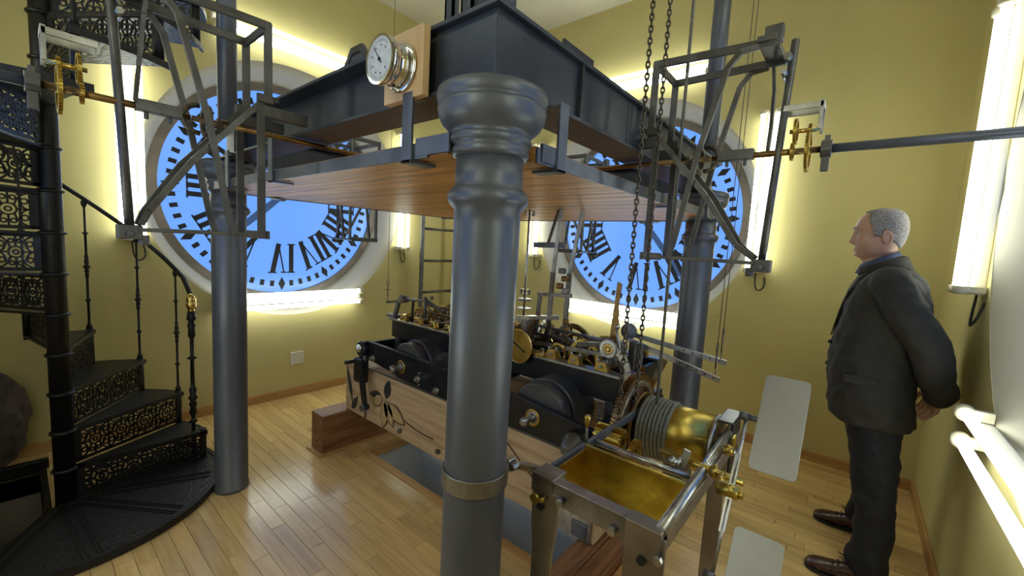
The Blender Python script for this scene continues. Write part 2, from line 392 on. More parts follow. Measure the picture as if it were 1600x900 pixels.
# skirting
for nm, a, b, mt_ in (('baseboard_left', (X0, Y1-.016, 0), (X1-.016, Y1, .075), 'base'), ('baseboard_back', (X1-.016, Y0+.016, 0), (X1, Y1, .075), 'base_y'),
                 ('baseboard_right', (X0, Y0, 0), (X1, Y0+.016, .075), 'base'), ('baseboard_front', (X0, Y0+.016, 0), (X0+.016, Y1-.016, .075), 'base_y')):
    tag(MB().box(a, b).obj(nm, mt_, None, .003), kind='structure')

# ------------------------------------------------------------------ dials seen from behind (mirrored numerals)
def glyph(word):
    """flat numeral, x to the reader's right, y outward, origin at its foot centre"""
    Hh = .27; wd = {'I': .068, 'V': .165, 'X': .165}; tot = sum(wd[c] for c in word); x = -tot/2; mb = MB()
    def quad(a, b, w): mb.bar((a[0], a[1], .002), (b[0], b[1], .002), w*1.15, .004, (1, 0, 0))
    def serif(x, y, w=.062): mb.cbox((x, y, .002), (w*1.05, .013, .004))
    for c in word:
        m_ = x+wd[c]/2
        if c == 'I': quad((m_, 0), (m_, Hh), .034); serif(m_, .005); serif(m_, Hh-.005)
        if c == 'V': quad((m_-.048, Hh), (m_+.008, 0), .036); quad((m_+.052, Hh), (m_+.006, 0), .010); serif(m_-.048, Hh-.005, .07); serif(m_+.052, Hh-.005, .05)
        if c == 'X': quad((m_-.052, Hh), (m_+.052, 0), .036); quad((m_+.052, Hh), (m_-.052, 0), .010); [serif(m_+sx*.052, yy, .06) for sx in (-1, 1) for yy in (.005, Hh-.005)]
        x += wd[c]
    return mb
WORDS = ['XII', 'I', 'II', 'III', 'IIII', 'V', 'VI', 'VII', 'VIII', 'IX', 'X', 'XI']
def frame_on_dial(theta, r):
    e = Vector((-math.sin(theta), math.cos(theta), 0)); t = Vector((-math.cos(theta), -math.sin(theta), 0))
    mm = Matrix((t, e, (0, 0, 1))).transposed().to_4x4(); mm.translation = e*r; return mm
def build_dial(i, label, hands, full=True):
    mt = wall_matrix(i)
    root = bpy.data.objects.new('clock_dial', None); COL.objects.link(root); root.matrix_world = mt @ TR((0, 0, -DEEP+.01)); root.empty_display_size = .1
    tag(root, label, 'clock', 'backlit tower clock dials')
    g = MB().lathe([(RD-.01, -.012), (RD-.01, 0)], 96, None, False); g.obj('glass_face', 'dial', root)
    MB().ring(RD-.035, RD+.03, -.005, .028, 96).obj('bezel', 'bezel', root, .004)
    if not full: return root
    for h in range(12):
        th = 2*PI*h/12
        if h not in NUM:
            mb = glyph(WORDS[h]); o = mb.obj('numeral', 'numeral', root); NUM[h] = o
        else: o = inst(NUM[h], root)
        o.matrix_parent_inverse = Matrix(); o.matrix_basis = frame_on_dial(th, .435) @ TR((0, 0, .001))
    for k in range(60):
        kind = 'diamond' if k % 5 == 0 else 'mark'
        if kind not in NUM:
            mb = MB()
            if kind == 'mark': mb.cbox((0, 0, .002), (.034, .052, .004))
            else: mb.prism([(0, -.062), (.030, 0), (0, .062), (-.030, 0)], .004)
            o = mb.obj('minute_mark' if kind == 'mark' else 'hour_diamond', 'numeral', root); NUM[kind] = o
        else: o = inst(NUM[kind], root)
        o.matrix_basis = frame_on_dial(2*PI*k/60, .805) @ TR((0, 0, .001))
    for nm, a, ln, wd_ in hands:      # shadows of the outside hands, laid on the pane as see-through dark shapes
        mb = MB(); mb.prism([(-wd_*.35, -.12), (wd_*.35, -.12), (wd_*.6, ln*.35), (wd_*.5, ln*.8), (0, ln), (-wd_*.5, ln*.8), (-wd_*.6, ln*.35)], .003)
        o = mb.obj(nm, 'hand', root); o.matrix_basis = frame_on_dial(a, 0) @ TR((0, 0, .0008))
    MB().lathe([(.05, 0), (.05, .012), (.02, .014), (.02, .12)], 20).obj('centre_boss', 'iron', root)
    return root
NUM = {}
build_dial(1, 'glowing blue clock dial on the wall behind the spiral staircase side', [('hour_hand_shadow', math.radians(133), .55, .05)])
build_dial(2, 'glowing blue clock dial on the wall facing the standing man', [('minute_hand_shadow', math.radians(218), .80, .045)])
build_dial(3, 'blue clock dial sunk in the wall at the man\'s back', [('hour_hand_shadow', math.radians(133), .55, .05)])
build_dial(4, 'unseen blue clock dial on the wall behind the viewer', [], False)  # out of view; bare glowing pane put in for its light

# ------------------------------------------------------------------ twin-tube light fittings round every dial
def light_fixture(i, u, v, vertical, length, label, cord=True, off=0.):
    root = bpy.data.objects.new('tube_light', None); COL.objects.link(root)
    root.matrix_world = wall_matrix(i) @ TR((u, v, 0)) @ (Matrix() if vertical else RZ(-PI/2))
    tag(root, label, 'lamp', 'twin tube lights round the clock dials')
    h = length/2
    MB().cbox((0, 0, .022), (.060, length, .044)).obj('housing', 'plastic', root, .006)
    for sx in (-1, 1):
        if 'tube%.2f' % length in NUM: o = inst(NUM['tube%.2f' % length], root)
        else: o = NUM['tube%.2f' % length] = MB().cyl((0, -h+.03, 0), (0, h-.03, 0), .0175, 16).obj('tube', 'tube', root)
        o.matrix_basis = TR((sx*.052, 0, .075))
        for sy_ in (-1, 1):
            if 'cap' in NUM: o = inst(NUM['cap'], root)
            else: o = NUM['cap'] = MB().lathe([(.020, 0), (.029, .004), (.030, .028), (.022, .036)], 18, RX(-PI/2)).box((-.018, .002, -.07), (.018, .026, 0)).obj('end_cap', 'cap', root)
            o.matrix_basis = TR((sx*.052, sy_*(h-.036), .075)) @ (Matrix() if sy_ > 0 else RZ(PI))
    if cord and vertical:
        pts = bez((.0, -h, .02), (.0, -h-.16, .03), (.045, -h-.13, .03), 6)+bez((.045, -h-.13, .03), (.08, -h-.11, .02), (.06, -h-.03, .004), 6)[1:]
        MB().tube(pts, .005, 6).obj('cord', 'cable', root)
    return root
nm = {1: 'on the wall by the staircase', 2: 'on the wall the man faces'}
for i in (1, 2, 3, 4):
    wn = {1: 'the far left dial', 2: 'the far right dial', 3: 'the dial behind the man', 4: 'the unseen dial behind the viewer'}[i]  # the tubes behind the viewer are unseen, put in to light the room
    light_fixture(i, -1.075, .165, True, 1.22, 'upright white tube light on the left side of %s' % wn)
    light_fixture(i, 1.075, .165, True, 1.22, 'upright white tube light on the right side of %s' % wn)
    light_fixture(i, 0, 1.20, False, 1.22, 'level white tube light above %s' % wn)
    light_fixture(i, 0, -.91, False, 1.22, 'level white tube light below %s' % wn)

# white blanking plate on the far left wall
o = MB().cbox((1.615, Y1-.006, .345), (.115, .012, .115)).obj('cover_plate', 'plastic', None, .004); tag(o, 'cream square cover plate low on the wall under the left dial', 'wall plate')

# ================================================================== IRON FRAME: columns and beams
XN, YN, XR, YL = .75, .71, 2.52, 2.61
ZB, ZT = 1.812, 1.982
def column(x, y, label, near):
    root = empty('iron_column', (x, y, 0), 0, label, 'column', 'cast iron columns under the beam frame')
    r = .080
    prof = [(r+.004, 0), (r+.004, .02), (r, .024), (r, .9), (r+.001, 1.50), (r+.001, 1.535), (.094, 1.548), (.099, 1.560), (.097, 1.575), (.088, 1.583), (.083, 1.59), (.082, 1.60), (.082, 1.655)]
    MB().lathe(prof, 48).obj('shaft', 'column', root)
    cap = [(.082, 1.655), (.090, 1.660), (.094, 1.668), (.092, 1.677), (.088, 1.682), (.096, 1.688), (.100, 1.696), (.097, 1.704), (.093, 1.708), (.102, 1.716), (.118, 1.730), (.127, 1.748), (.130, 1.765), (.128, 1.773), (.124, 1.775), (.130, 1.779), (.133, 1.792), (.130, 1.805), (.12, ZB)]
    MB().lathe(cap, 48).obj('capital', 'column', root)
    MB().cyl((0, 0, ZT), (0, 0, ZC), .044, 24).obj('upper_post', 'column', root)
    if near:
        MB().ring(.080, .0865, .838, .882, 48).obj('clamp_band', 'rusty', root, .002)
        b = MB(); b.cbox((.098, -.03, .86), (.03, .03, .036)).cyl((.085, -.052, .86), (.115, -.052, .86), .012, 6); b.obj('clamp_bolt', 'steel', root, .003)
    return root
column(XN, YN, 'grey-blue iron column with a clamp band, right in front of the clock movement', True)
column(XN, YL, 'grey-blue iron column beside the spiral staircase', False)
column(XR, YN, 'grey-blue iron column behind the winding drum', False)
column(XR, YL, 'grey-blue iron column at the far corner of the frame', False)

def i_beam(p, q, label):
    p, q = Vector((*p, 0)), Vector((*q, 0)); d = q-p; ln = d.length; a = math.atan2(d.y, d.x)
    root = empty('steel_beam', p, a, label, 'beam', 'steel beams on the columns')
    f = .066; t = .011
    # mitred flanges so that the four beams close into a square
    for nm_, z in (('lower_flange', ZB), ('upper_flange', ZT-t)):
        MB().prism([(-f, -f), (ln+f, -f), (ln-f, f), (f, f)], t, None, z).obj(nm_, 'beam', root, .002)
    MB().box((0, -.006, ZB+t), (ln, .006, ZT-t)).obj('web', 'beam', root)
    return root, ln
beams = []
for p, q, lb in (((XN, YL), (XN, YN), 'dark steel beam carrying the round gauge, staircase side'), ((XN, YN), (XR, YN), 'dark steel beam running from the near column towards the man'),
                 ((XR, YN), (XR, YL), 'dark steel beam on the far right side of the frame'), ((XR, YL), (XN, YL), 'dark steel beam on the far left side of the frame')):
    # outside of each beam lies on its local -y side
    r_, ln = i_beam(p, q, lb); beams.append((r_, ln))
# flush stiffening plates near the corner columns
r0, ln0 = beams[0]
MB().box((ln0-.22, -.050, ZB+.011), (ln0+.048, -.042, ZT-.011)).obj('corner_plate', 'beam', r0, .001)
r1, ln1 = beams[1]
MB().box((-.048, -.050, ZB+.011), (.62, -.042, ZT-.011)).obj('corner_plate', 'beam', r1, .001)
MB().box((.624, -.050, ZB+.011), (.78, -.042, ZT-.011)).obj('corner_plate', 'beam', r1, .001)
MB().box((.784, -.049, ZB+.011), (ln1-.05, -.041, ZT-.011)).obj('corner_plate', 'beam', r1, .001)
for r_, ln in beams:
    for xx in (.30, ln-.30):
        MB().box((xx-.004, -.062, ZB+.011), (xx+.004, -.006, ZT-.011)).obj('stiffener', 'beam', r_)

# plank platform slung under the beams
PZ0, PZ1 = 1.662, 1.700
plat = empty('wooden_platform', (1.60, 1.66, PZ0), 0, 'orange laminated wood platform slung under the steel beams above the movement', 'platform')
xa, xb, ya, yb = .67-1.6, 2.58-1.6, .635-1.66, 2.66-1.66
cc = [(-(1.6-XN), -(1.66-YN)), (-(1.6-XN), YL-1.66), (XR-1.6, -(1.66-YN)), (XR-1.6, YL-1.66)]
k = 0; x = xa; NP = 48; pw = (xb-xa)/NP
for k in range(NP):
    x = xa+pw*k; ylo, yhi = ya, yb
    for (ccx, ccy) in cc:       # notched round the columns
        if abs(x+pw/2-ccx) < .088:
            hgt = math.sqrt(max(0, .088**2-(x+pw/2-ccx)**2))
            if ccy < 0: ylo = max(ylo, ccy+hgt)
            else: yhi = min(yhi, ccy-hgt)
    MB().box((x+.0004, ylo, 0+(k % 3)*.0004), (x+pw-.0004, yhi, PZ1-PZ0)).obj('plank', 'platform', plat, .0008)
for a, b in (((xa-.008, -.88+.06, -.004), (xa, .86, .034)), ((xa+.16, ya-.008, -.004), (.83, ya, .034)), ((xb, ya+.1, -.004), (xb+.008, yb-.1, .034)), ((xa+.1, yb, -.004), (xb-.1, yb+.008, .034))):
    MB().box(a, b).obj('edge_angle', 'ironblue', plat, .001)
for a, b in (((xa-.010, -.90, .002), (xa-.001, -.775, .046)), ((xa+.175, ya-.012, .002), (xa+.245, ya-.002, .046))):
    MB().box(a, b).obj('edge_plate', 'ironblue', plat, .001)
def strap(x, y, ang):
    """flat hanger bolted to the beam and hooked under the edge of the platform"""
    mt = TR((x, y, 0)) @ RZ(ang); mb = MB()
    mb.box((-.020, -.008, -.012), (.020, 0, ZB-PZ0+.012), mt); mb.box((-.020, -.008, -.012), (.020, .075, -.004), mt)
    mb.box((-.020, -.008, ZB-PZ0+.004), (.020, .04, ZB-PZ0+.012-.012), mt)
    mb.obj('hanger_strap', 'ironblue', plat, .0015)
for yy in (.915, 1.79, 2.3): strap(xa-.009, yy-1.66, -PI/2)
for xx in (.925, 1.78, 2.3): strap(xx-1.6, ya-.009, 0)
for yy in (1.0, 2.3): strap(xb+.009, yy-1.66, PI/2)
for xx in (1.0, 2.3): strap(xx-1.6, yb+.009, PI)

# ------------------------------------------------------------------ gauge on its maple board, small plates on the beams
g = empty('round_gauge', (.655, .952, 1.883), 0, 'chrome round gauge on a maple board fixed to the beam', 'gauge')
MB().box((.0, -.092, -.074), (.022, .070, .093)).obj('wooden_board', 'board', g, .002)
GM = TR((-.002, -.012, .002)) @ RY(-PI/2) @ Matrix.Scale(.86, 4)
MB().lathe([(.068, 0), (.070, .004), (.066, .008), (.058, .010)], 40, GM).obj('wall_flange', 'chrome', g)
MB().lathe([(.056, .008), (.056, .018), (.060, .022), (.060, .026), (.054, .030), (.054, .050), (.060, .054), (.0665, .058), (.068, .066), (.066, .072), (.061, .074)], 40, GM, True, True).obj('case', 'chrome', g)
MB().lathe([(.061, .0742), (.061, .0748)], 40, GM, False).obj('dial_plate', 'face', g)
tk = MB()
for k in range(36):
    a = math.radians(-135+k*270/35); rr = .055; l_ = .007 if k % 5 else .011
    tk.box((-.0006, rr-l_, .0749), (.0006, rr, .0752), GM @ RZ(a))
for k in range(8):   # figures are only specks at this size
    a = math.radians(-135+k*270/7); tk.box((-.003, .036, .0749), (.003, .040, .0752), GM @ RZ(a))
tk.obj('scale_marks', 'numeral', g)
MB().prism([(-.0015, -.015), (.0015, -.015), (.0006, .048), (-.0006, .048)], .001, GM @ TR((0, 0, .0762)) @ RZ(-.9)).lathe([(.005, .0752), (.005, .079)], 12, GM).obj('needle', 'numeral', g)
MB().ring(.0605, .068, .073, .0775, 40, GM).obj('rim', 'chrome', g)
pl = empty('cover_plate', (.75, 1.34, ZT), PI/2, 'dark pointed iron plate with a square window standing on the gauge beam', 'plate')
pf = MB(); pf.strip([(-.062, .0), (-.062, .05), (-.03, .088), (.03, .088), (.062, .05), (.062, 0)], .022, .012, RX(PI/2), True); pf.obj('frame', 'iron', pl)
MB().cbox((0, -.006, .045), (.085, .004, .055)).obj('plate', 'ironblue', pl)
MB().cbox((0, -.010, .047), (.034, .006, .030)).obj('window', 'black', pl)
for yy, wv in ((.80, .020), (.865, .016)):
    o = tag(MB().box((-.010, -wv, ZT), (.010, -wv+.006, ZC)).box((-.010, -wv, ZT), (-.004, wv, ZC)).box((-.010, wv-.006, ZT), (.010, wv, ZC)).obj('cable_channel', 'beam'), 'dark steel channel from beam to ceiling, %s the near column post' % ('next to' if yy < .83 else 'second from'), 'channel', 'steel channels above the near column'); o.location = (.745, yy, 0)
pp = tag(MB().box((0, 0, 0), (.17, .008, .062)).obj('mounting_plate', 'beam', None, .001), 'plain black iron plate upright on the beam right of the near column', 'plate'); pp.location = (1.02, .70, ZT)

# ================================================================== BRACKETS carrying the dial shafts (one on the middle of each side)
def bracket_parts(root, U1=1.425):
    U0, V = 1.035, .10; zt, zb = 2.125, 1.445
    for s in (-1, 1):
        v = s*V
        MB().bar((U0, v, 1.875), (U0, v, zt+.008), .024, .011, (1, 0, 0)).obj('inner_upright', 'iron', root, .002)
        mb = MB(); mb.bar((U0+.022, v, zb-.006), (U0+.022, v, 1.905), .024, .011, (1, 0, 0)); mb.bar((U0-.012, v*1.1, 1.89), (U0+.034, v*1.1, 1.89), .026, .012, (0, 0, 1)); mb.obj('inner_upright', 'iron', root, .002)
        mb = MB(); mb.bar((U0-.010, v, zt), (U1-.02, v*.8, zt-.005), .026, .012, (0, 0, 1)); mb.obj('top_rail', 'iron', root, .002)
        mb = MB(); mb.bar((U0+.010, v, zb), (U1-.03, v*.25, zb-.004), .020, .012, (0, 1, 0)); mb.obj('bottom_rail', 'iron', root, .002)
        a = [(U0+.32, v*.86, zt-.014), (U0+.27, v*.9, zt-.018), (U0+.235, v*.93, zt-.06), (U0+.17, v, 1.80), (U0+.115, v, zb+.05), (U0+.10, v, zb)]
        mb = MB()
        for p, q in zip(a, a[1:]): mb.bar(p, q, .017, .012, (1, 0, .4))
        mb.obj('brace', 'iron', root)
        b = [(U0-.03, v, 1.90), (U0+.02, v, 1.88), (U0+.20, v*.7, 1.66), (U0+.30, v*.4, 1.50), (U1-.035, v*.25, zb+.012)]
        mb = MB()
        for p, q in zip(b, b[1:]): mb.bar(p, q, .017, .012, (1, 0, 1))
        mb.obj('brace', 'iron', root)
        MB().box((U0-.125, v-.012, 1.835), (U0+.02, v+.012, 1.870)).obj('lug', 'iron', root, .002)
    for z in (zt, zb):
        MB().bar((U0, -V, z), (U0, V, z), .028, .010, (0, 0, 1)).obj('cross_piece', 'iron', root, .002)
    MB().tube([(U1-.014, 0, zb-.03), (U1+.012, 0, zt+.02)], .0115, 8).obj('outer_upright', 'iron', root)
    mb = MB(); mb.cbox((U1-.05, 0, zt+.005), (.055, .20, .018)); mb.cbox((U1-.035, -.075, zt+.018), (.05, .032, .05)); mb.obj('top_block', 'iron', root, .004)
    mb = MB(); mb.cbox((U1-.012, 0, zb-.012), (.055, .05, .042)); mb.cyl((U1-.045, 0, zb-.02), (U1-.045, 0, zb-.05), .013, 6); mb.cyl((U1-.01, -.045, zb-.016), (U1-.01, .045, zb-.016), .010, 8)
    mb.obj('foot_clamp', 'iron', root, .003)
    mb = MB(); mb.cyl((U1, -.03, 2.09), (U1, .03, 2.09), .012, 8); mb.cyl((U1-.005, -.05, 2.04), (U1-.005, .03, 2.04), .009, 8); mb.obj('hinge_bolt', 'steel', root)
    mb = MB(); a = [(U1-.055, .09, 2.11), (U1-.045, .085, 2.03), (U1-.037, .05, 1.90), (U1-.033, .012, 1.81)]
    for p, q in zip(a, a[1:]): mb.bar(p, q, .022, .009, (0, 1, 0))
    mb.obj('hanging_arm', 'iron', root)
def shaft_parts(root, to_wall):
    z = CZ
    MB().cyl((.28, 0, z), (1.22, 0, z), .0085, 10).obj('inner_rod', 'brownbrass', root)
    # universal joint: two forks and a cross
    for s, u0 in ((1, 1.13), (-1, 1.235)):
        mb = MB(); mb.tube([(u0+s*.045*math.cos(t), .040*math.sin(t) if s > 0 else 0, z+(0 if s > 0 else .040*math.sin(t))) for t in [PI/2-PI*k/10*-1 if False else -PI/2+PI*k/10 for k in range(11)]] if False else
                [(u0+s*(.035-.045*math.cos(-PI/2+PI*k/10)), (.043*math.sin(-PI/2+PI*k/10) if s > 0 else 0), z+(.043*math.sin(-PI/2+PI*k/10) if s < 0 else 0)) for k in range(11)], .008, 8)
        mb.obj('joint_fork', 'chain', root)
    MB().ring(.036, .050, -.007, .007, 28, TR((1.182, 0, z)) @ AX).obj('joint_ring', 'chain', root, .002)
    mb = MB(); mb.cbox((1.30, 0, z+.004), (.11, .030, .034))
    for uu in (1.275, 1.33): mb.cyl((uu, 0, z-.01), (uu, 0, z-.033), .006, 8)
    mb.obj('coupling', 'iron', root, .003)
    MB().cyl((1.225, 0, z), (1.56, 0, z), .010, 12).obj('shaft', 'brownbrass', root)
    MB().cyl((1.450, 0, z+.062), (1.525, 0, z+.062), .007, 10).obj('layshaft', 'brass', root)
    for u, zz, r_ in ((1.462, 0, .028), (1.466, .062, .040), (1.503, .062, .020), (1.504, 0, .066)):
        gg = gear_mb(r_, .008, max(18, int(r_*620)), .004, .15, 4, .22, None, TR((u, 0, z+zz)) @ AX); gg.obj('gear_wheel', 'oldbrass', root)
    # little stirrup that holds the wheels
    mb = MB(); mb.box((1.43, -.038, z+.118), (1.532, -.030, z+.136)); mb.box((1.43, .030, z+.118), (1.532, .038, z+.136)); mb.box((1.524, -.038, z+.122), (1.534, .038, z+.140)); mb.box((1.524, -.038, z+.055), (1.533, -.028, z+.136)); mb.box((1.524, .028, z+.055), (1.533, .038, z+.136))
    mb.obj('stirrup', 'steel', root, .001)
    mb = MB(); mb.ring(.012, .026, -.014, .014, 20, TR((1.550, 0, z)) @ AX); mb.cbox((1.550, 0, z-.042), (.020, .018, .05)); mb.cbox((1.550, 0, z+.030), (.014, .012, .022)); mb.obj('collar', 'iron', root, .002)
    MB().cyl((1.555, 0, z), (to_wall, 0, z), .0135, 14).obj('long_tube', 'ironblue', root)
for nm_, rz, wall_d, lb in (('a', -PI/2, 2.32, 'towards the wall behind the man'), ('b', PI, 2.36, 'beside the spiral staircase'), ('c', PI/2, 2.40, 'in front of the far left dial'), ('d', 0, 2.38, 'in front of the far right dial')):
    rb = empty('shaft_bracket', (CX, CYY, 0), rz, 'grey iron strut bracket bolted to the beam, ' + lb, 'bracket', 'strut brackets round the platform')
    bracket_parts(rb, 1.388 if nm_ == 'b' else 1.425)
    rs_ = empty('dial_shaft', (CX, CYY, 0), rz, 'dial drive shaft with joint and brass wheels running ' + {'a': 'to the wall behind the man', 'b': 'past the spiral staircase', 'c': 'to the far left dial', 'd': 'to the far right dial'}[nm_], 'shaft', 'drive shafts to the dials')
    shaft_parts(rs_, wall_d)
# bevel-gear box in the centre, above the platform
bx = empty('gearbox', (CX, CYY, PZ1), 0, 'central gearbox with four brass wheels on top of the wooden platform', 'gearbox')
mb = MB()
for sx in (-1, 1):
    for sy_ in (-1, 1): mb.cyl((sx*.12, sy_*.12, 0), (sx*.12, sy_*.12, .20), .010, 8)
mb.box((-.14, -.14, .0), (.14, .14, .012)); mb.box((-.14, -.14, .195), (.14, .14, .207)); mb.obj('frame', 'iron', bx, .002)
for a in range(4): gear_mb(.075, .018, 30, .007, .2, 4, .25, None, RZ(a*PI/2) @ TR((.20, 0, CZ-PZ1)) @ AX).obj('mitre_wheel', 'oldbrass', bx)
MB().cyl((0, 0, .0), (0, 0, .25), .012, 12).obj('upright_spindle', 'steel', bx)
gear_mb(.10, .018, 40, .007, .2, 5, .25, None, TR((0, 0, .05))).obj('crown_wheel', 'oldbrass', bx)

# ================================================================== SPIRAL STAIRCASE
ST = Vector((.128, 3.003, 0)); SR = .615
stair = empty('spiral_staircase', ST, 0, 'black cast iron spiral staircase with pierced risers winding up beside the far left wall', 'staircase')
MB().cyl((0, 0, 0), (0, 0, ZC), .040, 24).obj('centre_pole', 'stair', stair)
cl = MB().lathe([(.041, -.012), (.050, -.008), (.050, 0), (.044, .006)], 20).obj('pole_collar', 'stair', stair)
for k in range(1, 19): inst(cl, stair).location = (0, 0, .2*k)
def grille(wd, hg, n=3):
    """pierced scroll plate, x 0..wd, y 0..hg, thin in z"""
    mb = MB(); t = .007; s = .007
    def c(x, y, r, k=12): mb.strip([(x+r*math.cos(2*PI*i/k), y+r*math.sin(2*PI*i/k)) for i in range(k)], s, t, None, True)
    def l(*p): mb.strip(p, s, t)
    mb.box((0, 0, -.001), (wd, .016, t+.001)); mb.box((0, hg-.022, -.001), (wd, hg, t+.001)); mb.box((0, 0, -.001), (.030, hg, t+.001)); mb.box((wd-.030, 0, -.001), (wd, hg, t+.001))
    a, b = .030, wd-.030; cell = (b-a)/n; h0, h1 = .016, hg-.022; hm = (h0+h1)/2; hh = (h1-h0)/2
    for i in range(n):
        x0 = a+cell*i; xm = x0+cell/2
        c(xm, hm, hh*.36); c(xm, hm, hh*.14, 8)
        for sx in (-1, 1):
            for sv in (-1, 1):
                mb.strip(bez((xm+sx*hh*.25, hm+sv*hh*.25, 0), (xm+sx*cell*.22, hm+sv*hh*.9, 0), (xm+sx*cell*.5, hm+sv*hh*1.02, 0), 5), s, t)
                mb.strip(bez((xm+sx*cell*.5, hm, 0), (xm+sx*cell*.30, hm+sv*hh*.05, 0), (xm+sx*cell*.27, hm+sv*hh*.62, 0), 5), s, t)
                c(xm+sx*cell*.39, hm+sv*hh*.52, hh*.17, 8)
                c(xm+sx*cell*.12, hm+sv*hh*.72, hh*.13, 8)
        l((x0, h0), (x0, h1)) if i else None
        l((xm, hm+hh*.36), (xm, h1)); l((xm, h0), (xm, hm-hh*.36))
        l((x0, hm), (xm-hh*.36, hm)); l((xm+hh*.36, hm), (x0+cell, hm))
    return mb
RISER = grille(SR-.05, .185, 4)
STEPS = [(.2, 3, 28), (.4, 27, 52), (.6, 50, 76), (.8, 73, 100), (1.0, 97, 126), (1.2, 122, 156), (1.4, 151, 190), (1.6, 186, 222), (1.8, 218, 250), (2.0, 244, 280), (2.2, 274, 308), (2.4, 302, 334), (2.6, 328, 358), (2.8, 352, 384), (3.0, 379, 410), (3.2, 405, 436), (3.4, 431, 462)]
SHARE = {}
for z, a0, a1 in STEPS:
    a0, a1 = math.radians(a0), math.radians(a1)
    n = 6; poly = [(.035*math.cos(a0), .035*math.sin(a0))]+[(SR*math.cos(a0+(a1-a0)*i/n), SR*math.sin(a0+(a1-a0)*i/n)) for i in range(n+1)]+[(.035*math.cos(a1), .035*math.sin(a1))]
    mb = MB(); mb.prism(poly, .012, None, z-.012); mb.strip([(p[0]*.995, p[1]*.995) for p in poly[1:-1]], .012, .030, TR((0, 0, z-.030)))
    mb.strip([poly[0], poly[1]], .014, .022, TR((0, 0, z-.022)))
    mb.obj('tread', 'tread', stair, .0015)
    if 'riser' in SHARE: o = inst(SHARE['riser'], stair)
    else: o = SHARE['riser'] = RISER.obj('riser', 'stair', stair)
    o.matrix_basis = TR((0, 0, z-.190)) @ RZ(a0+.02) @ TR((.040, 0, 0)) @ RX(PI/2)
    MB().cyl(((SR-.018)*math.cos(a0+.03), (SR-.018)*math.sin(a0+.03), z-.205), ((SR-.018)*math.cos(a0+.03), (SR-.018)*math.sin(a0+.03), z+.012), .018, 12).obj('corner_socket', 'stair', stair)
def baluster_prof(r=.0065):
    p = [(r*2.2, 0), (r*2.2, .02), (r*1.3, .035), (r, .05), (r, .21), (r*2.2, .225), (r, .24), (r, .40), (r*1.5, .42), (r*1.2, .44), (r*1.8, .455), (r*1.3, .475), (r*3, .49), (r*1.4, .505), (r*1.8, .53), (r*1.2, .55), (r*1.5, .57), (r*.95, .59), (r*.95, .74), (r*2.4, .752), (r*.9, .765), (r*.85, .95), (r*2, .965), (r*2.2, 1)]
    return p
BAL = None
RH_ = .785
for z, a0, a1 in STEPS:
    if z > 3.3: break
    a = math.radians(a0)+.03; x, y = (SR-.018)*math.cos(a), (SR-.018)*math.sin(a)
    if z < .3: continue
    if BAL: o = inst(BAL, stair)
    else: o = BAL = MB().turned((0, 0, .012), (0, 0, RH_+.0), baluster_prof(), 12).obj('baluster', 'stair', stair)
    o.matrix_basis = TR((x, y, z))
# hand rail through the baluster tops, starting on the newel
pts = [(.635*math.cos(math.radians(-4)), .635*math.sin(math.radians(-4))-.0, 1.03)]
ctrl = [(a0, z) for z, a0, a1 in STEPS]
hr = []
for (aa, za), (ab, zb_) in zip(ctrl, ctrl[1:]):
    for i in range(4):
        t = i/4; a = math.radians(aa+(ab-aa)*t)+.03; z = za+(zb_-za)*t+RH_+.012
        if z < 1.10: continue
        if z > ZC-.05: break
        hr.append(((SR-.018)*math.cos(a), (SR-.018)*math.sin(a), z))
NEW = Vector((.556, .085, 0))
hr = [(NEW.x-.003, NEW.y-.004, 1.02), (NEW.x, NEW.y+.02, 1.06)]+hr
mb = MB()
mb.tube(hr, .0125, 10); mb.obj('hand_rail', 'stair', stair)
# newel with gilt acorn
r = .0105
prof = [(r*2.2, 0), (r*2.2, .03), (r*1.2, .045), (r, .10), (r*1.6, .125), (r, .14), (r, .25), (r*2.4, .262), (r, .275), (r, .30), (r*2, .32), (r*1.4, .36), (r*2.1, .38), (r*1.2, .40), (r*2.4, .425), (r*1.4, .44), (r*1.9, .48), (r*1.1, .50), (r, .68), (r*2.6, .69), (r, .705), (r, .82), (r*1.9, .84), (r*1.6, .88), (r*2.1, .91), (r*1.3, .93), (r*2.4, .95), (r*1.8, 1)]
nw = MB().turned((NEW.x, NEW.y, .012), (NEW.x, NEW.y, .955), prof, 16).obj('newel_post', 'stair', stair)
mb = MB().lathe([(.020, .955), (.014, .962), (.019, .970), (.024, .982), (.026, .996), (.023, 1.012), (.026, 1.024), (.024, 1.040), (.014, 1.056), (.003, 1.064)], 20, TR((NEW.x, NEW.y, 0)))
for k in range(8):
    a = 2*PI*k/8; mb.sphere((NEW.x+.020*math.cos(a), NEW.y+.020*math.sin(a), 1.0), .008, 6, (1, 1, 2.4))
mb.obj('gilt_finial', 'brass', nw)
# base plate: wide quarter step, ribbed sectors
n = 26; A0, A1 = math.radians(-128), math.radians(34); RB = .655
poly = [(0, 0)]+[(RB*math.cos(A0+(A1-A0)*i/n), RB*math.sin(A0+(A1-A0)*i/n)) for i in range(n+1)]
mb = MB(); mb.prism(poly, .030, None, .001); bp = mb.obj('base_plate', 'tread', stair, .004)
mb = MB(); mb.strip([(RB*.985*math.cos(A0+(A1-A0)*i/n), RB*.985*math.sin(A0+(A1-A0)*i/n)) for i in range(n+1)], .02, .008, TR((0, 0, .030)))
for k in range(5):
    a = A0+(A1-A0)*(k+.3)/5
    for dd in (-.03, -.015, .015, .03): mb.strip([(.08*math.cos(a)-dd*math.sin(a), .08*math.sin(a)+dd*math.cos(a)), ((RB-.05)*math.cos(a)-dd*math.sin(a), (RB-.05)*math.sin(a)+dd*math.cos(a))], .006, .005, TR((0, 0, .030)))
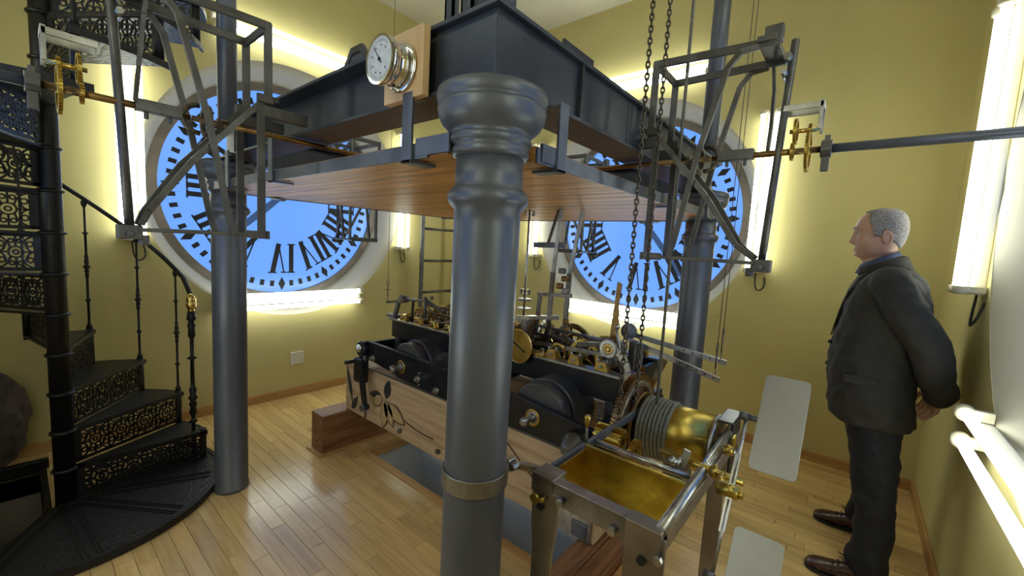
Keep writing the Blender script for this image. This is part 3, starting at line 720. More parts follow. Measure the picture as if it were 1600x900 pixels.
mb.obj('ribs', 'stair', bp)
o = inst(SHARE['riser'], stair); o.matrix_basis = TR((0, 0, .018)) @ RZ(math.radians(3)) @ TR((.040, 0, 0)) @ RX(PI/2)

bn = MB(); rb_ = random.Random(9); nu, nv = 28, 16; vs = []
for j in range(nv+1):
    for i in range(nu):
        a, b = 2*PI*i/nu, PI*j/nv; r_ = 1+.12*math.sin(5*a+4*b)+.09*math.sin(9*a-7*b)+.05*math.sin(13*b)
        vs.append((.15*r_*math.sin(b)*math.cos(a), .10*r_*math.sin(b)*math.sin(a), .30-.30*math.cos(b)+0))
bn.add(vs, [(j*nu+i, j*nu+(i+1) % nu, (j+1)*nu+(i+1) % nu, (j+1)*nu+i) for j in range(nv) for i in range(nu)], True)
o = tag(bn.obj('cloth_bundle', 'cloth'), 'crumpled grey-brown cloth bundle on the floor behind the staircase', 'bundle'); o.location = (-.13, 3.70, .0)
# ladder leaning in the far corner
ld = empty('ladder', (3.04, 3.66, 0), 0, 'grey steel ladder standing in the far corner of the room', 'ladder')
for xx in (0, .48): MB().cbox((xx-.18, 0, .95), (.045, .022, 1.9)).obj('side_rail', 'iron', ld, .003)
for k in range(5): MB().cyl((-.16, 0, .20+.35*k), (.28, 0, .20+.35*k), .015, 10).obj('rung', 'iron', ld)

# ================================================================== TIMBERS under the movement
o = empty('cross_timber', (1.265, 2.60, 0), 0, 'short dark red-brown timber block on the floor under the far end of the movement', 'timber', 'cross timbers')
MB().box((0, 0, .014), (.80, .155, .268)).obj('block', 'redwood', o, .004)
MB().box((-.025, -.022, 0), (.82, .178, .013)).obj('foot_board', 'base', o, .002)
o = empty('cross_timber', (1.20, .60, 0), 0, 'orange-brown timber on the floor under the near end of the movement', 'timber', 'cross timbers')
MB().box((0, 0, .0), (.82, .080, .266)).obj('block', 'redwood', o, .004)
MB().box((0, .083, .0), (.82, .170, .266)).obj('block', 'redwood', o, .004)
MB().box((-.02, -.060, .0), (.60, -.003, .225)).obj('wedge_board', 'orangewood', o, .004)
bm_ = empty('bearer_beam', (1.45, .70, .27), 0, 'pale weathered timber beam with painted leaves that carries the iron bed', 'timber')
MB().box((0, 0, 0), (.16, 1.945, .340)).obj('timber', 'oldwood', bm_, .005)
def leaf(name, mat, pts, x=-.003):
    # drawn on the face x = 0: pts are (y, z)
    MB().prism([(-z, y) for y, z in pts], .003, TR((x, 0, 0)) @ RY(PI/2)).obj(name, mat, bm_)
def leafshape(y, z, ln, wd, ang, n=8):
    c, s = math.cos(ang), math.sin(ang); out = []
    for i in range(n+1):
        t = i/n; out.append((t*ln, wd*math.sin(PI*t)**.8*(1-.25*t)))
    for i in range(n-1, 0, -1):
        t = i/n; out.append((t*ln, -wd*math.sin(PI*t)**.8*(1-.25*t)))
    return [(y+a*c-b*s, z+a*s+b*c) for a, b in out]
for yy, zz, l_, w_, an in ((1.47, .19, .17, .050, -2.15), (1.46, .18, .17, .046, -1.45), (1.44, .17, .19, .050, -2.75), (1.50, .20, .12, .040, -.6)):
    leaf('painted_petal', 'outline', leafshape(yy, zz, l_*1.04, w_*1.12, an)); leaf('painted_petal', 'petal', leafshape(yy, zz, l_*.97, w_*.92, an), -.0045)
leaf('painted_leaf', 'inlay', leafshape(1.46, .20, .13, .040, 1.80)); leaf('painted_leaf', 'inlay', leafshape(1.52, .215, .13, .026, -.25)); leaf('painted_leaf', 'inlay', leafshape(1.86, .02, .13, .03, 2.2)); leaf('painted_leaf', 'inlay', leafshape(1.93, .30, .24, .022, -1.9))
for pts in ([(1.30, .13), (1.16, .09), (1.0, .10)], [(.55, .33), (.46, .25), (.44, .18), (.36, .13), (.28, .14)]):
    mb = MB(); q = bez((0, *pts[0]), (0, *pts[1]), (0, *pts[-1]), 8); mb.tube([(-.001, p.y, p.z) for p in q], .004, 6); mb.obj('painted_stem', 'outline', bm_)
mb = MB(); mb.prism([(-.14, .00), (-.14, .16), (-.06, .20), (0, .12), (0, .0)], .004, TR((-.006, .012, .0)) @ RY(PI/2)); mb.obj('steel_end_plate', 'steel', bm_, .001)
MB().box((-.012, .03, .01), (-.006, .10, .075)).obj('end_patch', 'ironblue', bm_, .004)
for yy in (.55, .95, 1.3): MB().cyl((-.002, yy, .05), (-.018, yy, .05), .014, 6).obj('bolt', 'iron', bm_)
tag(MB().box((2.02, .70, .27), (2.16, 2.62, .61)).obj('bearer_beam', 'oldwood', None, .005), 'matching timber beam under the rear side of the iron bed', 'timber')

# ================================================================== CLOCK MOVEMENT
mv = empty('clock_movement', (1.45, .72, .612), 0, 'black iron tower clock movement full of brass wheels on a timber base', 'clock movement')
O = Vector((1.45, .72, .612))
def W_(x, y, z): return (x-O.x, y-O.y, z-O.z)
def part(mb, name, mat, bev=0, par=None):
    """mesh written in room coordinates, hung under the movement"""
    mb.v = [(x-O.x, y-O.y, z-O.z) for x, y, z in mb.v]
    return mb.obj(name, mat, par or mv, bev)
# lower bed: front plate with a raised end, back plate, end bars
fp = [(.70, .615), (.70, .735), (1.20, .780), (1.62, .786), (1.66, .775), (1.72, .786), (2.40, .792), (2.46, .780), (2.50, .745), (2.49, .70), (2.44, .670), (2.30, .668), (2.10, .645), (1.95, .630), (1.6, .620)]
for x in (1.452, 2.10):
    mb = MB(); mb.prism([(-z, y) for y, z in fp], .026, TR((x, 0, 0)) @ RY(PI/2)); part(mb, 'bed_plate', 'black', .003)
for y0, y1, z0 in ((.70, .73, .64), (2.41, 2.44, .67), (1.58, 1.61, .64)):
    part(MB().box((1.478, y0, z0), (2.10, y1, .775)), 'cross_bar', 'black', .002)
part(MB().box((1.447, .705, .615), (1.452, 2.42, .622)), 'bed_lip', 'iron')
# upper bed
part(MB().box((1.655, .74, .795), (1.685, 2.42, .910)), 'upper_rail', 'black', .003)
part(MB().box((1.640, .73, .910), (1.70, 2.44, .922)), 'rail_top', 'steel', .002)
part(MB().box((2.10, .74, .795), (2.13, 2.42, .910)), 'upper_rail', 'black', .003)
part(MB().box((2.09, .73, .910), (2.14, 2.44, .922)), 'rail_top', 'steel', .002)
for y in (.74, 1.62, 2.40): part(MB().box((1.685, y, .80), (2.10, y+.022, .905)), 'upper_cross_bar', 'black', .002)
for x in (1.66, 2.105):
    for y in (.78, 2.37): part(MB().box((x, y-.02, .62), (x+.022, y+.02, .80)), 'pillar', 'iron', .003)
# winding barrels: smaller front cheek, larger drum behind; rope grooves, square arbor and knob
def barrel(y, z, r):
    mt = TR((1.49, y, z)) @ AX
    mb = MB().lathe([(r*.90, 0), (r*.93, .008), (r*.93, .060), (r*.90, .066)], 48, mt, True); b = part(mb, 'barrel_cheek', 'barrel')
    mb = MB().lathe([(r*.97, .070), (r, .076), (r, .080), (r*.985, .084), (r*.985, .225), (r, .228), (r, .236)], 48, mt, True); part(mb, 'barrel', 'barrel')
    mb = MB().lathe([(.028, -.042), (.034, -.038), (.034, -.034), (.026, -.030), (.026, 0)], 20, mt); part(mb, 'bearing_bush', 'steel')
    mb = MB().lathe([(.010, -.115), (.017, -.108), (.020, -.095), (.017, -.078), (.013, -.070), (.013, -.045), (.022, -.042)], 20, mt); part(mb, 'winding_square', 'steel')
    part(MB().lathe([(.036, -.041), (.040, -.038), (.040, -.0375)], 28, mt), 'bush_plate', 'oldbrass')
    gear_mb(r*.95, .014, 72, .006, .1, 6, .2, mb := MB(), mt @ TR((0, 0, .26))); part(mb, 'great_wheel', 'brownbrass')
barrel(1.04, .700, .155); barrel(2.02, .705, .148)
for y, z in ((1.84, .68), (1.68, .655), (2.30, .70)):
    mb = MB(); mb.cyl((1.452, y, z), (1.430, y, z), .018, 16); mb.cyl((1.43, y, z), (1.415, y, z), .009, 6); part(mb, 'cap_bolt', 'steel')
mb = MB(); mb.cyl((1.452, 1.84, .71), (1.444, 1.84, .71), .006, 8); mb.cyl((1.452, 1.84, .645), (1.444, 1.84, .645), .006, 8); tag(part(mb, 'small_screws', 'steel'), kind='stuff')
# end pivot boss and hanging winding handle
mb = MB(); mb.lathe([(.052, 0), (.052, .028), (.046, .034)], 28, TR((1.452, 2.42, .738)) @ RY(-PI/2)); part(mb, 'end_boss', 'black')
mb = MB(); mb.lathe([(.028, 0), (.026, .012), (.012, .016), (.012, .03)], 20, TR((1.42, 2.42, .745)) @ RY(-PI/2)); part(mb, 'end_pivot', 'chrome')
hd = MB(); hd.box((1.36, 2.30, .545), (1.415, 2.40, .700)); h_ = part(hd, 'winding_handle', 'black', .012)
mb = MB(); mb.bar((1.385, 2.35, .60), (1.385, 2.285, .375), .030, .020, (1, 0, 0)); mb.bar((1.365, 2.31, .70), (1.365, 2.245, .40), .022, .012, (1, 0, 0)); mb.bar((1.40, 2.335, .705), (1.36, 2.25, .715), .030, .012, (0, 0, 1)); part(mb, 'handle_arm', 'black', .004)
mb = MB(); mb.cyl((1.40, 2.28, .40), (1.35, 2.28, .40), .020, 14); mb.cyl((1.38, 2.28, .39), (1.38, 2.275, .335), .008, 8); part(mb, 'handle_pin', 'iron')
mb = MB(); mb.cyl((1.41, 2.44, .66), (1.33, 2.44, .66), .013, 10); part(mb, 'spare_square', 'black')
# ratchet knob at the near end
mt = TR((1.38, .77, .70)) @ AX
mb = gear_mb(.055, .035, 34, .006, .5, 0, .2, None, mt); part(mb, 'ratchet_wheel', 'black')
mb = MB().lathe([(.012, -.085), (.022, -.080), (.050, -.03), (.052, -.016)], 24, mt); part(mb, 'ratchet_cone', 'iron')
part(MB().cyl((1.39, .77, .70), (1.46, .77, .70), .016, 14), 'ratchet_arbor', 'steel')
# pillow blocks along the front rail
PB = None
for i, y in enumerate((.83, .97, 1.10, 1.38, 1.53, 1.70, 1.86, 2.0, 2.15, 2.30)):
    for x in (1.67, 2.115):
        if PB is None:
            mb = MB(); mb.prism([(-.034, 0), (.034, 0), (.022, .040), (-.022, .040)], .034, TR((-.017, 0, 0)) @ RZ(PI/2) @ RX(PI/2)); mb.v = [(px, py, pz) for px, py, pz in mb.v]
            PB = mb.obj('bearing_block', 'brass', mv, .002); o = PB
            mb = MB(); mb.cyl((-.03, 0, .022), (.03, 0, .022), .007, 10); mb.cyl((0, -.022, .036), (0, -.022, .052), .005, 6); mb.cyl((0, .022, .036), (0, .022, .052), .005, 6); SB = mb.obj('block_bolt', 'steel', PB)
        else: o = inst(PB, mv); inst(SB, o)
        o.matrix_basis = TR(W_(x, y, .922))
    part(MB().cyl((1.66, y, .945), (2.12, y, .945), .007, 8), 'arbor', 'steel')
# the train: wheels between the rails, axis across
rnd = random.Random(11)
wheels = [(2.04, 1.21, .90, .135, 'brownbrass', 72, 5), (1.74, .965, .945, .085, 'oldbrass', 56, 4), (1.88, 1.10, .945, .075, 'brownbrass', 50, 5), (1.80, .84, .945, .070, 'brass', 44, 4), (1.95, .96, .93, .09, 'oldbrass', 60, 5),
          (1.78, 1.38, .945, .080, 'brownbrass', 52, 4), (1.92, 1.53, .945, .095, 'brownbrass', 64, 5), (1.74, 1.53, .945, .05, 'oldbrass', 36, 4), (1.82, 1.70, .945, .085, 'oldbrass', 56, 5), (1.98, 1.86, .945, .10, 'brownbrass', 64, 5), (1.76, 1.86, .95, .065, 'brownbrass', 44, 4),
          (1.74, 2.12, .985, .075, 'brownbrass', 48, 5), (1.86, 2.0, .945, .09, 'oldbrass', 60, 5), (1.96, 2.15, .945, .085, 'brownbrass', 56, 4), (1.79, 2.30, .945, .055, 'brass', 40, 4), (2.02, 2.30, .945, .06, 'oldbrass', 40, 4), (2.04, 1.38, .945, .07, 'brass', 48, 4), (1.72, 1.10, .945, .045, 'brass', 32, 4)]
for x, y, z, r_, mt_, n_, sp in wheels:
    part(gear_mb(r_, .012, n_, None, .13, sp, .2, None, TR((x, y, z)) @ AX @ RZ(rnd.random())), 'gear_wheel', mt_)
for i in range(16):     # lantern pinions and collets
    y = rnd.choice((.83, .97, 1.10, 1.38, 1.53, 1.70, 1.86, 2.0, 2.15, 2.30)); x = rnd.uniform(1.70, 2.06)
    part(gear_mb(.022, .05, 10, .007, .5, 0, .3, None, TR((x, y, .945)) @ AX), 'pinion', rnd.choice(('steel', 'oldbrass', 'chain')))
# levers and cams lying over the train
for a, b, w_, mt_ in (((1.72, .80, .985), (1.74, 1.30, .955), .020, 'rusty'), ((1.79, 1.02, .99), (1.80, 1.62, 1.0), .018, 'chain'), ((1.90, .82, 1.0), (1.93, 1.45, 1.01), .020, 'steel'), ((1.72, 1.66, .99), (1.78, 2.2, .985), .014, 'chain'), ((1.95, 1.7, .99), (1.9, 2.35, 1.0), .016, 'chain'),
                      ((1.80, 1.30, .98), (2.05, 1.42, 1.02), .018, 'steel'), ((1.70, 1.45, .97), (1.86, 1.40, 1.05), .012, 'steel'), ((1.75, 1.36, .97), (1.79, 1.28, 1.10), .012, 'brownbrass'), ((1.80, 1.75, .98), (1.74, 1.62, 1.06), .014, 'rusty')):
    part(MB().bar(a, b, w_, .009, (0, 0, 1)), 'lever', mt_, .001)
for x, y, z, s_ in ((1.76, .80, 1.02, .030), (1.84, 1.35, .99, .026), (1.72, 1.62, .955, .020), (1.80, 1.92, 1.0, .022), (1.86, .90, 1.0, .026), (1.70, 1.18, .940, .018), (1.70, 2.06, .94, .018), (1.73, 1.45, .94, .017)):
    part(MB().cbox((x, y, z), (s_, s_*1.3, s_)), 'lever_block', rnd.choice(('steel', 'rusty', 'brass')), .003)
for i in range(26):
    y = rnd.uniform(.80, 2.32); x = rnd.uniform(1.72, 2.02); a_ = rnd.uniform(0, 6.28); l_ = rnd.uniform(.04, .13)
    part(MB().bar((x, y, .955+rnd.uniform(0, .04)), (x+l_*.5*math.cos(a_), y+l_*math.sin(a_), .955+rnd.uniform(-.01, .07)), rnd.uniform(.008, .016), .008, (0, 0, 1)), 'small_lever', rnd.choice(('chain', 'brownbrass', 'steel', 'rusty', 'black')))
# long brass stretcher plates, under the blocks at the front
for y0, y1 in ((1.13, 1.30), (1.33, 1.58)): part(MB().box((1.635, y0, .922), (1.70, y1, .936)), 'brass_plate', 'brass', .002)
# fat coil springs hanging inside the bed
for x, y in ((1.62, .80), (1.62, 1.44)):
    mb = MB(); mb.tube([(x+.012*math.cos(t*1.2), y+.012*math.sin(t*1.2), .66+t*.0024) for t in range(0, 54)], .003, 5); part(mb, 'spring', 'steel')
# curved silver arm with a ring bearing near the chains
mb = MB()
arc = [(1.64, .690, .915), (1.64, .697, .95), (1.64, .712, .99), (1.64, .735, 1.02), (1.64, .765, 1.035)]
for p_, q_ in zip(arc, arc[1:]): mb.bar(p_, q_, .034, .012, (0, 1, 0))
part(mb, 'curved_arm', 'steel', .002)
part(MB().ring(.022, .040, -.008, .008, 28, TR((1.635, .790, 1.035)) @ AX), 'arm_ring', 'steel', .002)
part(gear_mb(.022, .012, 16, .003, .2, 3, .35, None, TR((1.635, .790, 1.035)) @ AX), 'arm_wheel', 'brass')
part(MB().bar((1.64, .80, 1.05), (1.70, .98, 1.01), .022, .010, (0, 0, 1)), 'arm_link', 'steel')
mb = MB(); mb.cyl((1.66, .74, 1.00), (1.66, .775, 1.135), .006, 8); mb.cyl((1.655, .775, 1.135), (1.665, .76, 1.135), .010, 12); part(mb, 'slender_lever', 'steel')
# tall bronze blade and forked blade by the chains
mb = MB(); mb.prism([(0, 0), (.05, 0), (.035, .20), (.045, .30), (.02, .31), (.012, .18)], .008, TR((1.90, .915, 1.00)) @ RZ(-PI/2) @ RX(PI/2)); part(mb, 'bronze_blade', 'brownbrass', .001)
mb = MB(); mb.bar((1.72, .66, .80), (1.80, .60, 1.0), .026, .008, (0, 1, 0)); mb.bar((1.72, .66, .90), (1.78, .69, .95), .02, .008, (0, 1, 0)); part(mb, 'forked_blade', 'brownbrass', .001)
part(MB().lathe([(.040, -.01), (.040, .01)], 24, TR((1.95, .84, 1.065)) @ AX), 'pulley', 'ironblue', .003)
# dark uprights by the drum end
for (x, y, z0, z1) in ((1.74, .76, .92, 1.03), (1.80, .74, .92, 1.05), (1.86, .73, .80, 1.03)):
    part(MB().box((x, y, z0), (x+.022, y+.03, z1)), 'upright', rnd.choice(('iron', 'ironblue')), .002)
# far end: arched bracket with levers, on the upper rail
mb = MB()
arc = [(1.69, 2.44, .930), (1.69, 2.415, .99), (1.69, 2.39, 1.05), (1.69, 2.355, 1.075), (1.69, 2.33, 1.07)]
for p_, q_ in zip(arc, arc[1:]): mb.bar(p_, q_, .030, .020, (0, 1, 0))
mb.box((1.66, 2.40, .922), (1.73, 2.50, .940)); part(mb, 'arched_bracket', 'iron', .002)
mb = MB(); mb.cyl((1.66, 2.345, 1.055), (1.73, 2.345, 1.055), .022, 16); mb.cyl((1.69, 2.33, 1.06), (1.70, 2.13, 1.075), .009, 8); part(mb, 'rocking_shaft', 'rusty')
mb = MB(); mb.cyl((1.70, 2.12, 1.10), (1.70, 2.12, .96), .011, 8); mb.bar((1.70, 2.12, 1.08), (1.71, 1.95, 1.02), .018, .01, (0, 0, 1)); mb.sphere((1.70, 2.06, 1.10), .014, 8); part(mb, 'rocking_lever', 'iron')
part(MB().bar((1.66, 2.50, 1.02), (1.68, 2.41, 1.035), .016, .006, (0, 0, 1)), 'white_lever', 'steel')
part(MB().bar((1.70, 2.26, .93), (1.70, 2.25, 1.06), .020, .010, (0, 1, 0)), 'drop_link', 'black')
# setting dial: brass disc with its pointer
mt = TR((1.625, 1.275, .955)) @ RY(-PI/2)
part(MB().lathe([(.086, 0), (.089, .004), (.089, .010), (.084, .012), (.082, .0095)], 48, mt), 'setting_dial', 'brass')
part(MB().prism([(-.004, -.05), (.004, -.05), (.002, .06), (-.002, .06)], .002, mt @ TR((0, 0, .0125)) @ RZ(-.5)), 'setting_pointer', 'chain')
part(MB().cyl((1.625, 1.275, .955), (1.70, 1.275, .955), .010, 10), 'setting_arbor', 'steel')
# escapement cage and pendulum crutch rising to the platform
def col_bar(a, b, w_=.022, t_=.014, mat='rusty', nm_='cage_bar'): part(MB().bar(a, b, w_, t_, (0, 1, 0)), nm_, mat, .001)
for dy, dx in ((0, 0), (-.115, .02)):
    col_bar((1.86+dx, 1.225+dy, PZ0), (1.86+dx, 1.255+dy*.8, 1.31), .020, .012, 'steel', 'hanger_bar')
    col_bar((1.86+dx, 1.255+dy*.8, 1.33), (1.86+dx, 1.265+dy*.8, .93), .024, .016)
col_bar((1.86, 1.33, 1.20), (1.86, 1.345, .98)); col_bar((1.86, 1.345, 1.20), (1.86, 1.13, 1.215), .02, .02, 'rusty')
for z_, y_ in ((1.34, 1.19), (1.30, 1.17), (1.26, 1.20), (1.235, 1.165)):
    part(MB().cbox((1.85, y_, z_), (.03, .035, .030)), 'clamp_block', rnd.choice(('brownbrass', 'rusty')), .006)
for k in range(5): part(MB().cbox((1.83, 1.135-.004*k, 1.08-.040*k), (.022, .030, .030)), 'bronze_stop', 'brownbrass', .007)
col_bar((1.70, 1.36, 1.08), (1.86, 1.20, 1.09), .030, .020, 'steel', 'cage_rail'); col_bar((1.66, 1.42, 1.07), (1.72, 1.30, 1.075), .030, .018, 'steel', 'cage_rail')
for x, y in ((1.68, 1.43), (1.70, 1.30), (1.84, 1.36)): part(MB().box((x-.014, y-.014, .922), (x+.014, y+.014, 1.075)), 'cage_post', 'rusty', .002)
for a, b in (((1.74, 1.30, .94), (1.70, 1.23, 1.05)), ((1.80, 1.26, .94), (1.76, 1.20, 1.04)), ((1.85, 1.27, .93), (1.85, 1.25, 1.06))): part(MB().bar(a, b, .014, .010, (0, 1, 0)), 'anchor_arm', 'chain')
part(MB().bar((1.87, 1.40, 1.47), (1.87, 1.20, 1.475), .030, .012, (0, 0, 1)), 'cross_arm', 'ironblue', .001)
part(MB().bar((1.87, 1.31, 1.47), (1.87, 1.25, PZ0), .014, .008, (0, 1, 0)), 'cross_brace', 'chain')
# governor rod with small discs
part(MB().cyl((1.85, 1.43, 1.05), (1.85, 1.43, PZ0), .006, 8), 'governor_rod', 'steel')
part(MB().lathe([(.038, 0), (.042, .005), (.038, .010)], 28, TR((1.85, 1.43, 1.155))), 'governor_disc', 'alu')
part(MB().lathe([(.040, 0), (.042, .006)], 28, TR((1.85, 1.43, 1.105))), 'governor_disc', 'alu')
mb = MB()
for z in (1.19, PZ0-.035):
    mb.box((1.84, 1.40, z), (1.86, 1.405, z+.028)); mb.box((1.84, 1.455, z), (1.86, 1.46, z+.028)); mb.box((1.84, 1.40, z), (1.86, 1.46, z+.004)); mb.box((1.84, 1.40, z+.024), (1.86, 1.46, z+.028))
part(mb, 'guide_frame', 'steel')
# long pierced strike levers reaching out to the right
def pierced(p, q, name):
    p, q = Vector(p), Vector(q); root_mb = MB().bar(p, q, .024, .008, (0, 0, 1)); o = part(root_mb, name, 'steel', .001)
    for k in range(5):
        c = p.lerp(q, .60+.085*k); part(MB().cyl((c.x-.006, c.y, c.z), (c.x+.006, c.y, c.z), .0045, 8), 'hole_bush', 'chain', 0, o); 
        oo = o.children[-1]
    return o
pierced((2.0, .86, 1.045), (2.0, .40, .992), 'strike_lever'); pierced((1.9, .82, 1.035), (1.9, .398, .935), 'strike_lever')

# ================================================================== AUTOMATIC WINDER: drum, gear, brass oil tray, steel frame, fly
wd = empty('winding_machine', (1.25, .45, 0), 0, 'steel framed winding machine with brass drum, rope and oil tray in front of the movement', 'machine')
O = Vector((1.25, .45, 0)); mv_ = mv
def wpart(mb, name, mat, bev=0, par=None):
    mb.v = [(x-1.25, y-.45, z) for x, y, z in mb.v]; return mb.obj(name, mat, par or wd, bev)
ZF = .85
wpart(MB().box((.872, .270, ZF-.055), (.884, .605, ZF)), 'side_plate', 'rusty', .002)
wpart(MB().box((.872, .270, ZF-.004), (.905, .605, ZF+.002)), 'side_ledge', 'steel', .001)
wpart(MB().box((.872, .596, ZF-.028), (1.60, .606, ZF)), 'back_angle', 'ironblue', .001)
wpart(MB().cyl((.885, .272, ZF-.004), (1.70, .285, ZF+.004), .0135, 14), 'front_tube', 'steel')
wpart(MB().box((.875, .262, ZF-.060), (1.66, .270, ZF-.012)), 'front_bar', 'legsteel', .002)
mb = MB(); mb.box((.868, .545, ZF-.045), (.935, .612, ZF+.006)); wpart(mb, 'corner_block', 'rusty', .002)
mb = MB(); mb.box((.866, .262, ZF-.07), (.910, .345, ZF+.004)); wpart(mb, 'corner_block', 'legsteel', .002)
# tray of brass sheet with rolled rims
x0, x1, y0, y1, zt, zb = .908, 1.105, .285, .585, ZF-.004, ZF-.066; t = .003
mb = MB(); mb.box((x0, y0, zb), (x1, y1, zb+t)); mb.box((x0, y0, zb), (x0+t, y1, zt)); mb.box((x1-t, y0, zb), (x1, y1, zt+.012)); mb.box((x0, y0, zb), (x1, y0+t, zt)); mb.box((x0, y1-t, zb), (x1, y1, zt))
wpart(mb, 'oil_tray', 'oldbrass', .001)
mb = MB(); mb.tube([(x1+.002, y0, zt+.012), (x1+.002, y1, zt+.012)], .004, 8); wpart(mb, 'tray_rim', 'oldbrass')
# legs: shouldered flat bars
def leg(x, y, w0, w1, tz, along='y', z1=0.):
    prof = [(-w0, tz), (w0, tz), (w0, tz-.10), (w1, tz-.17), (w1, z1), (-w1, z1), (-w1, tz-.17), (-w0, tz-.10)]
    mb = MB()
    mt = (TR((x, y, 0)) @ RZ(PI/2) @ RX(PI/2)) if along == 'y' else (TR((x, y, 0)) @ RX(PI/2))
    mb.prism([(a, b) for a, b in reversed(prof)], .010, mt); wpart(mb, 'leg', 'legsteel', .002)
leg(.870, .568, .040, .031, ZF-.03); leg(.872, .300, .046, .040, ZF-.012); leg(1.665, .325, .030, .028, ZF-.05); leg(1.60, .60, .030, .026, ZF-.05)
for y in (.575, .300): wpart(MB().lathe([(.010, 0), (.010, .006)], 14, TR((.8605, y, ZF-.075)) @ AX), 'bolt_hole', 'black')
for (x, y, z) in ((.866, .515, .815), (.866, .372, .81), (.862, .262, .80)): wpart(MB().cyl((x, y, z), (x-.012, y, z), .011, 6), 'hex_bolt', 'steel', .001)
mb = MB(); mb.bar((.84, .700, .862), (.905, .612, .845), .020, .014, (0, 0, 1)); wpart(mb, 'column_strut', 'legsteel', .002)
wpart(MB().cyl((.86, .585, .80), (.845, .585, .80), .014, 6).cyl((.862, .56, .808), (.84, .56, .808), .006, 8), 'tray_cock', 'oldbrass')
# the drum and its great wheel; axis runs along y
DC = (1.60, .775)
def dmt(y): return TR((DC[0], y, DC[1])) @ AY
wpart(MB().lathe([(.108, 0), (.108, .255)], 64, dmt(.335)), 'drum', 'oldbrass')
mb = MB()
for k in range(8): mb.lathe([(.108, -.0075), (.115, -.006), (.118, 0), (.115, .006), (.108, .0075)], 48, dmt(.478+.0145*k), True, False)
tag(wpart(mb, 'wound_rope', 'rope'), kind='stuff')
wpart(MB().lathe([(.120, 0), (.124, .004), (.124, .012), (.11, .016)], 48, dmt(.598)), 'drum_flange', 'brownbrass')
wpart(gear_mb(.195, .026, 78, .012, .16, 6, .2, None, dmt(.640)), 'great_wheel', 'brownbrass')
wpart(MB().ring(.145, .165, -.020, -.004, 48, dmt(.640)), 'wheel_ring', 'steel', .002)
wpart(MB().lathe([(.112, 0), (.116, .004), (.116, .010), (.108, .016)], 48, dmt(.318)), 'end_cap', 'steel')
mb = MB(); mb.box((1.56, .268, .70), (1.68, .276, .885)); mb.box((1.55, .268, .885), (1.70, .320, .893)); wpart(mb, 'end_plate', 'black', .003)
wpart(MB().cyl((1.60, .26, DC[1]), (1.60, .68, DC[1]), .014, 12), 'drum_arbor', 'steel')
# pinion shaft behind the tray, small levers
PXs = 1.19
wpart(MB().cyl((PXs, .30, .835), (PXs, .60, .835), .0095, 12), 'pinion_shaft', 'steel')
mb = gear_mb(.040, .10, 14, .010, .4, 0, .3, None, TR((1.33, .61, .80)) @ AY); wpart(mb, 'lantern_pinion', 'oldbrass')
wpart(gear_mb(.060, .012, 40, .006, .2, 4, .25, None, TR((1.33, .52, .76)) @ AY), 'mitre_wheel', 'oldbrass')
mb = MB(); mb.bar((1.19, .335, .80), (1.205, .315, .905), .020, .008, (0, 1, 0)); lv = wpart(mb, 'stop_arm', 'steel', .002)
wpart(MB().cyl((1.17, .335, .87), (1.23, .33, .87), .007, 8).sphere((1.175, .345, .872), .013, 8), 'stop_screw', 'steel')
mb = MB(); mb.cyl((1.135, .600, .80), (1.135, .600, .905), .005, 8); lv = wpart(mb, 'hand_lever', 'chain')
mb = MB(); mb.lathe([(.004, 0), (.008, .022), (.0105, .038), (.007, .044)], 16, TR((1.135-1.25, .600-.45, .895))); mb.obj('lever_knob', 'oldbrass', lv)
wpart(MB().box((1.20, .345, .70), (1.36, .352, .80)), 'inner_plate', 'legsteel', .002)
# fly shaft
wpart(MB().cyl((1.235, .175, .852), (1.235, .40, .862), .010, 12), 'fly_arbor', 'oldbrass')
mb = MB(); mb.lathe([(.018, 0), (.022, .006), (.018, .012), (.013, .02)], 20, TR((1.235, .24, .855)) @ AY); mb.cyl((1.40, .235, .86), (1.40, .262, .86), .016, 6); wpart(mb, 'brass_bush', 'oldbrass')
mb = MB(); mb.box((1.50, .250, .81), (1.535, .262, .865)); wpart(mb, 'brass_bush', 'oldbrass', .004)
# the fly: a thin arm with two square pins, a paddle on each
fly = empty('fly_governor', (1.156, .19, .857), 0, 'revolving fly with two pale aluminium paddles at the winder', 'fly')
O2 = Vector((1.156, .19, .857))
U = Vector((1.205-.985, 0, 1.045-.735)).normalized(); LN = .203
def fpart(mb, name, mat, bev=0): return mb.obj(name, mat, fly, bev)
mb = MB(); mb.tube([U*LN, U*.02], .0045, 8); mb.tube([-U*.02, -U*LN], .0045, 8); mb.bar(-U*.10, U*.10, .014, .007, (0, 1, 0)); fpart(mb, 'fly_arm', 'steel')
mb = MB(); mb.cyl((0, .03, 0), (0, -.018, 0), .017, 14); mb.cyl((0, -.018, 0), (0, -.03, 0), .011, 6); mb.cyl((0, .03, 0), (.08, .035, .0), .009, 10); fpart(mb, 'fly_hub', 'oldbrass')
V_ = Vector((0, -1, 0)); Nn = U.cross(V_)
for s in (1, -1):
    c = U*LN*s
    mb = MB(); mb.cyl(c+Vector((0, .014, 0)), c+Vector((0, -.078, 0)), .0085, 10); mb.cyl(c+Vector((0, .018, 0)), c+Vector((0, -.004, 0)), .012, 10); fpart(mb, 'paddle_pin', 'iron')
    hw, hl, rr = .052, .132, .012; poly = []
    for qx, qy, a0 in ((1, 1, 0), (-1, 1, 90), (-1, -1, 180), (1, -1, 270)):
        for i in range(4):
            a = math.radians(a0+30*i); poly.append((qx*(hw-rr)+rr*math.cos(a), qy*(hl-rr)+rr*math.sin(a)))
    mt = Matrix((V_, U, Nn)).transposed().to_4x4(); mt.translation = c+V_*.078+U*(.0 if s > 0 else -.0)+Nn*-.009
    fpart(MB().prism(poly, .0025, mt), 'paddle', 'alu', .0006)

